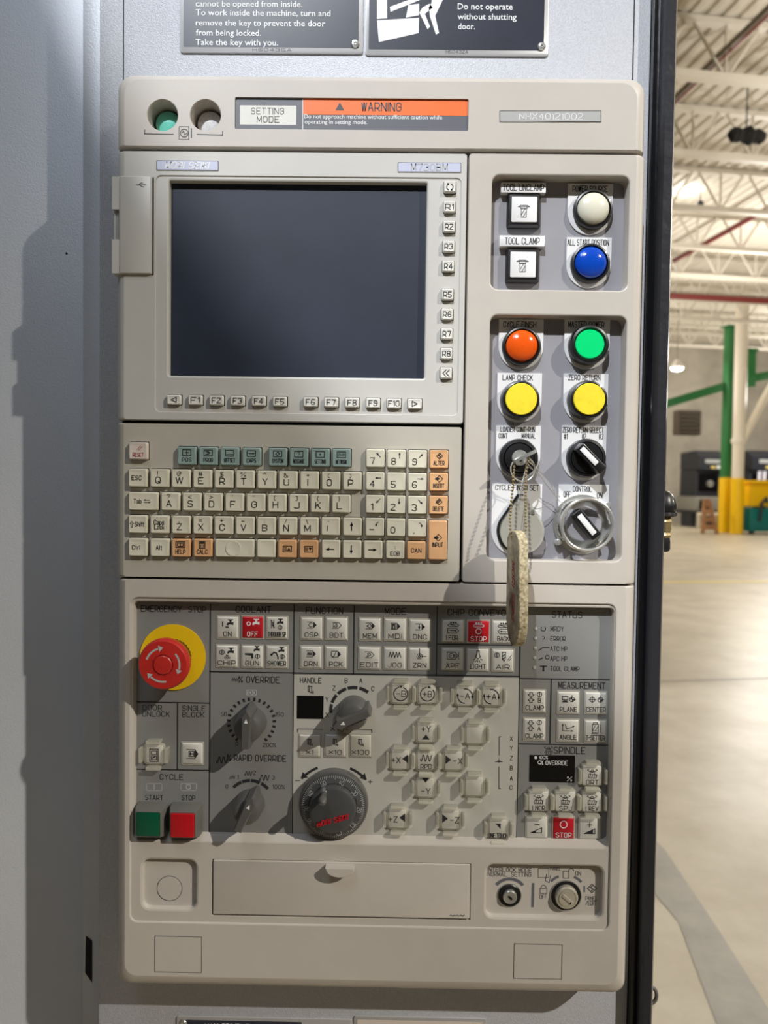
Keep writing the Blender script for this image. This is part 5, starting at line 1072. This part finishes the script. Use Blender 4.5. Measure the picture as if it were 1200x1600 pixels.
# rotary dials
def dial(name, lab, px, py, ang, ticks=None, arcs=None, hb=None, R_=22, grp='rotary override dials'):
    hb = HC if hb is None else hb; c = P(px, py, hb); K = s(hb); t = thing(name, lab, 'dial', (*c, hb), grp)
    b = MB()
    for a_ in (ticks or []): 
        q0, q1 = R(a_-2.9), R(a_+2.9); b.flat([(c[0]+r_*K*math.cos(x), c[1]+r_*K*math.sin(x)) for r_, x in ((33.5, q0), (39, q0), (39, q1), (33.5, q1))], hb+.00015)
    for a0, a1 in (arcs or []): b.arc(c, 36.5*K, a0, a1, 5*K, hb+.00015, 8)
    b.build('scale_ring', 'ink', t, smooth=False)
    b = MB(); b.lathe(c, [(R_*1.02*K, hb+.0002), (R_*K, hb+0.003), (R_*0.93*K, hb+0.015), (R_*0.82*K, hb+0.0195), (R_*0.6*K, hb+0.021), (0, hb+0.0215)], 40); b.build('knob_body', 'dial_grey', t)
    M_ = MB(); L1, W1 = R_*1.28*K, 9.5*K; ca, sa = math.cos(R(ang)), math.sin(R(ang))
    def lp(l0, l1, w_, h): return [(c[0]+x*ca-y*sa, c[1]+x*sa+y*ca, h) for x, y in ((-l0, -w_*.8), (l1*.72, -w_), (l1, -w_*.18), (l1, w_*.18), (l1*.72, w_), (-l0, w_*.8))]
    M_.loft([lp(L1*.93, L1*1.12, W1*0.92, hb+0.002), lp(L1*.91, L1*1.06, W1*.85, hb+0.0235), lp(L1*.87, L1*1.0, W1*.62, hb+0.0260)], True, True)
    br = M_.build('pointer_grip', 'dial_grey', t, ang=20)
    M_ = MB(); z = hb+0.0262; M_.flat([(c[0]+x*K*ca-y*K*sa, c[1]+x*K*sa+y*K*ca) for x, y in ((20, 0), (13, 3), (13, -3))], z); M_.build('white_marker', 'ink_white', br, smooth=False)
    return t
dial('feed_dial', 'grey feed override dial pointing up inside a ring of dark dashes', 393, 1128, 88, ticks=[90+x*13.4 for x in [i-10.5 for i in range(22)]], R_=24)
dial('rapid_dial', 'grey rapid override dial pointing up right below four dark arcs', 391, 1255, 66, arcs=[(137, 113), (111, 91), (89, 66), (62, 40)], R_=23)
dial('axis_dial', 'grey axis selector dial pointing at X on the pale field', 553, 1110, 203, arcs=[(187, 165), (161, 139), (134, 110), (106, 82), (77, 53)], hb=HJ, R_=24)
# handwheel
c = P(522, 1252, HJ); K = s(HJ); t = thing('handwheel', 'large grey pulse handwheel with numbered ring and finger knob', 'handwheel', (*c, HJ))
b = MB(); b.lathe(c, [(54*K, HJ+.0002), (54.5*K, HJ+0.002), (54*K, HJ+0.0075), (52*K, HJ+0.009), (50*K, HJ+0.0092)], 72); b.build('base_ring', 'dial_grey', t)
b = MB(); b.lathe(c, [(50*K, HJ+0.0088), (49.5*K, HJ+0.0102), (38*K, HJ+0.0125), (36.5*K, HJ+0.012)], 72); b.build('scale_ring', 'wheel_grey', t)
b = MB(); b.lathe(c, [(37*K, HJ+0.010), (36.5*K, HJ+0.0165), (35*K, HJ+0.0185), (31*K, HJ+0.0195), (0, HJ+0.0200)], 64); hub = b.build('hub', 'wheel_grey', t)
b = MB()
for i in range(100):
    a_ = R(i*3.6-4); r0, r1 = (45.5 if i % 5 else 43.5)*K, 49*K; zf = lambda r_: HJ+0.0102+(49.5*K-r_)/(11.5*K)*0.0023+0.00012
    w_ = 0.00018; nx, ny = -math.sin(a_)*w_, math.cos(a_)*w_
    b.add([(c[0]+r0*math.cos(a_)-nx, c[1]+r0*math.sin(a_)-ny, zf(r0)), (c[0]+r1*math.cos(a_)-nx, c[1]+r1*math.sin(a_)-ny, zf(r1)), (c[0]+r1*math.cos(a_)+nx, c[1]+r1*math.sin(a_)+ny, zf(r1)), (c[0]+r0*math.cos(a_)+nx, c[1]+r0*math.sin(a_)+ny, zf(r0))], [(0, 1, 2, 3)])
for n_, a_ in ((60, 148), (50, 112), (40, 72), (30, 35), (20, -4), (10, -40), (0, -76), (90, -112), (80, -148), (70, 184)):
    b.text(str(n_), (c[0]+41*K*math.cos(R(a_)), c[1]+41*K*math.sin(R(a_))), 8.5*K, 6.5*K, HJ+0.0130, 0, a_-90)
b.build('scale_marks', 'ink_pale', t, smooth=False)
b = MB(); kc2 = (c[0]-13*K, c[1]+26*K); b.lathe(kc2, [(9*K, HJ+0.010), (8.5*K, HJ+0.018), (5*K, HJ+0.0195), (4.8*K, HJ+0.024), (6*K, HJ+0.028), (6.4*K, HJ+0.033), (5.2*K, HJ+0.036), (2.5*K, HJ+0.0375), (0, HJ+0.0378)], 28); b.build('finger_knob', 'dial_grey', t)
b = MB(); b.text('MORI SEIKI', (c[0]+1*K, c[1]-14*K), 50*K, 7*K, HJ+0.0202, 0.03, 16, 0.3); b.build('red_lettering', 'key_red', hub, smooth=False)

# cycle buttons
for lab, x, y, m_ in (('green square cycle start button in a dark grey block', 240, 1276, 'button_green'), ('red square cycle stop button in a dark grey block', 293, 1277, 'button_red')):
    c = P(x, y, HC); t = thing('cycle_button', lab, 'push button', (*c, HC), 'cycle start and stop buttons'); K = s(HC); a = 24.5*K
    f = lambda i, h, q=0.0012: lift(rr(c[0]-a+i, c[1]-a+i, c[0]+a-i, c[1]+a-i, q, 2), h)
    b = MB(); b.loft([f(0, HC+.0002), f(0.0003, HC+0.008), f(0.0022, HC+0.0145), f(0.0028, HC+0.0148), f(0.0032, HC+0.013)]); b.build('block', 'housing_grey', t)
    e = 18.5*K; z = HC+(0.0150 if m_ == 'button_green' else 0.0165); b = MB(); b.box(c[0]-e, c[1]-e, HC+0.012, c[0]+e, c[1]+e, z, 0.0007, 0.0008); cp = b.build('cap', m_, t)
# drawer flap
u = rect(333, 1347.5, 734.5, 1432, H2+0.001)
dr, = [thing('flap_door', 'wide cream flap door with small half-round pull tab', 'flap', ((u[0]+u[2])/2, (u[1]+u[3])/2, H2))]
b = MB(); b.box(u[0], u[1], H2-0.0026, u[2], u[3], H2+0.0012, 0.0006, 0.0010); b.build('flap', 'cream', dr)
cc = P(532, 1350, H2+0.001); b = MB(); b.loft([[(cc[0]-12.5*S0*0+23*S0*q*math.cos(a), cc[1]+14*S0*q*math.sin(a), h_) for a in [math.pi+math.pi*i/16 for i in range(17)]] for q, h_ in ((1, H2+0.001), (1, H2+0.009), (0.93, H2+0.0097))], True, True); b.build('pull_tab', 'cream', dr)
b = MB()
for x in range(9): Lp(b, [(703+x*2.5, 1430.5+(x % 3)*.5), (705+x*2.6, 1429.5+(x % 2))], 1.1, H2+0.0012)
b.build('scuff', 'ink', dr, smooth=False)
# plug
hw = H2-0.0045; c = P(265, 1388, hw); t = thing('blanking_plug', 'round cream blanking plug in the left well', 'plug', (*c, hw))
b = MB(); b.lathe(c, [(20.5*S0, hw), (20.5*S0, hw+0.0002), (19.9*S0, hw+0.0002)], 56); b.f = b.f[:-1]; b.build('seam_ring', 'gap', t)
b = MB(); b.lathe(c, [(19.6*S0, hw+.0001), (19.4*S0, hw+0.0004), (0, hw+0.0004)], 56); b.build('cap', 'cream', t)
# blank covers at the bottom
for x0, y0, x1, y1, lb in ((242, 1463, 315, 1519, 'left thin rectangular knock-out outline'), (803, 1475, 878, 1529, 'right thin rectangular knock-out outline')):
    u = rect(x0, y0, x1, y1, 0); hh = lambda v: 0.00015
    b = MB()
    ve = lbox[1]
    b.line([(u[0], u[1]), (u[2], u[1])], 0.0004, 0.0002) ; b.line([(u[2], u[1]), (u[2], u[3]), (u[0], u[3]), (u[0], u[1])], 0.0004, 0.0002)
    b.build('knockout_outline', 'ink_soft', low, lb, smooth=False)
# interlock locks
hw = H2-0.005
b = MB()
for a_ in [('INTERLOCK MODE', 796.5, 1359, 70, 6.5), ('NORMAL  SETTING', 796, 1366, 69, 6.5), ('OFF', 849, 1401, 12, 6.5), ('ON', 903.5, 1364.5, 9, 6.5), ('PANEL', 924, 1403.5, 19, 6), ('/EDIT', 923, 1411, 17, 6.5), ('PANEL', 868, 1357.5, 17, 4.5)]: T(b, *a_, hw, 0.004)
Lp(b, [(841, 1357), (857.5, 1357), (857.5, 1371), (841, 1371), (841, 1357)], 0.9, hw); Lp(b, [(854, 1366), (852, 1376), (858, 1379), (860, 1368)], 1, hw)
Lp(b, [(844, 1388), (854.5, 1388), (854.5, 1396), (844, 1396), (844, 1388)], 1, hw); b.arc(P(849.3, 1387, hw), 4*S0, 0, 180, 1.1*S0, hw+.0001)
Lp(b, [(880, 1361), (889, 1361), (889, 1372), (880, 1372), (880, 1361)], 1, hw); b.arc(P(892.5, 1361, hw), 4*S0, 0, 180, 1.1*S0, hw+.0001)
icon(b, 'alter', 925, 1388, hw, 1.4)
b.build('lock_lettering', 'ink_soft', low, smooth=False, kind='stuff')
b = MB(); b.arc(P(796, 1399, hw), 27*S0, 142, 38, 5*S0, hw+.0001); b.arc(P(884, 1399, hw), 33*S0, 137, 111, 4*S0, hw+.0001); b.arc(P(884, 1399, hw), 33*S0, 68, 42, 4*S0, hw+.0001); Lp(b, [(833, 1381), (832, 1416)], 4.2, hw); Lp(b, [(913, 1385), (913, 1393)], 2.6, hw); b.build('dark_marks', 'sign_grey', low, smooth=False)
c = P(796, 1398.5, hw); t = thing('key_lock', 'black-ringed key lock under INTERLOCK MODE', 'lock', (*c, hw), 'key locks in the lower right well')
b = MB(); b.lathe(c, [(19.5*S0, hw), (19.5*S0, hw+0.0006), (18*S0, hw+0.0008)], 40); b.f = b.f[:-1]; b.build('trim_ring', 'steel', t)
b = MB(); b.lathe(c, [(18.3*S0, hw), (18.3*S0, hw+0.001), (17*S0, hw+0.0015), (11.5*S0, hw+0.0012)], 40); b.build('black_ring', 'black_plastic', t)
b = MB(); b.lathe(c, [(11.2*S0, hw+.0005), (11*S0, hw+0.0035), (9.5*S0, hw+0.0045), (0, hw+0.0040)], 32); cy = b.build('cylinder', 'steel', t)
bar(t, c, 8*S0, 3*S0, hw+0.0042, hw+0.0047, -40, 'black_hole', 'keyway', b_=0.0001, r=0.0005)
c = P(884, 1399, hw); t = thing('key_lock', 'larger bare metal key lock right of the dark bar', 'lock', (*c, hw), 'key locks in the lower right well')
b = MB(); b.lathe(c, [(25.5*S0, hw), (25.5*S0, hw+0.0006), (23.8*S0, hw+0.0008)], 48); b.f = b.f[:-1]; b.build('trim_ring', 'steel', t)
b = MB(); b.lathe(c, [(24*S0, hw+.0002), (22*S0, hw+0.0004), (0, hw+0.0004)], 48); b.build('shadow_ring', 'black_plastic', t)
b = MB(); b.lathe(c, [(18*S0, hw+.0004), (18*S0, hw+0.004), (16.5*S0, hw+0.0052), (14.5*S0, hw+0.0054), (13.5*S0, hw+0.0048)], 48); b.build('collar', 'brass_dull', t)
b = MB(); b.lathe(c, [(13.5*S0, hw+.001), (13*S0, hw+0.0058), (0, hw+0.0060)], 40); b.build('cylinder', 'brass_dull', t)
bar(t, c, 20*S0, 5*S0, hw+0.0059, hw+0.0066, -40, 'brass_dull', 'slot_bar', b_=0.0002, r=0.0008)
bar(t, (c[0]+0.0025, c[1]-0.003), 4*S0, 2*S0, hw+0.0066, hw+0.0068, 60, 'black_hole', 'keyway', b_=0.0001, r=0.0003)

# dark backing behind the module gaps
bk = thing('panel_backing', 'dark backing visible in the gaps between the panel modules', 'backing', (0, 0, HS))
for nm, (u0, v0, u1, v1) in (('gap_strip', (UL+0.002, max(dbox[3], sbox[3])+0.0003, hood_box[2]-0.003, hood_box[1]-0.0003)), ('gap_strip', (UL+0.002, kbox[3]+0.0003, UD1-0.001, dbox[1]-0.0003)), ('gap_strip', (UL+0.002, lbox[3]+0.0003, sbox[2]-0.003, min(kbox[1], sbox[1])-0.0003)), ('gap_strip', (max(kbox[2], UD1)+0.0003, kbox[1], sbox[0]-0.0003, dbox[3]))):
    b = MB(); b.box(u0, v0, -0.03, u1, v1, -0.012); b.build(nm, 'gap', bk)
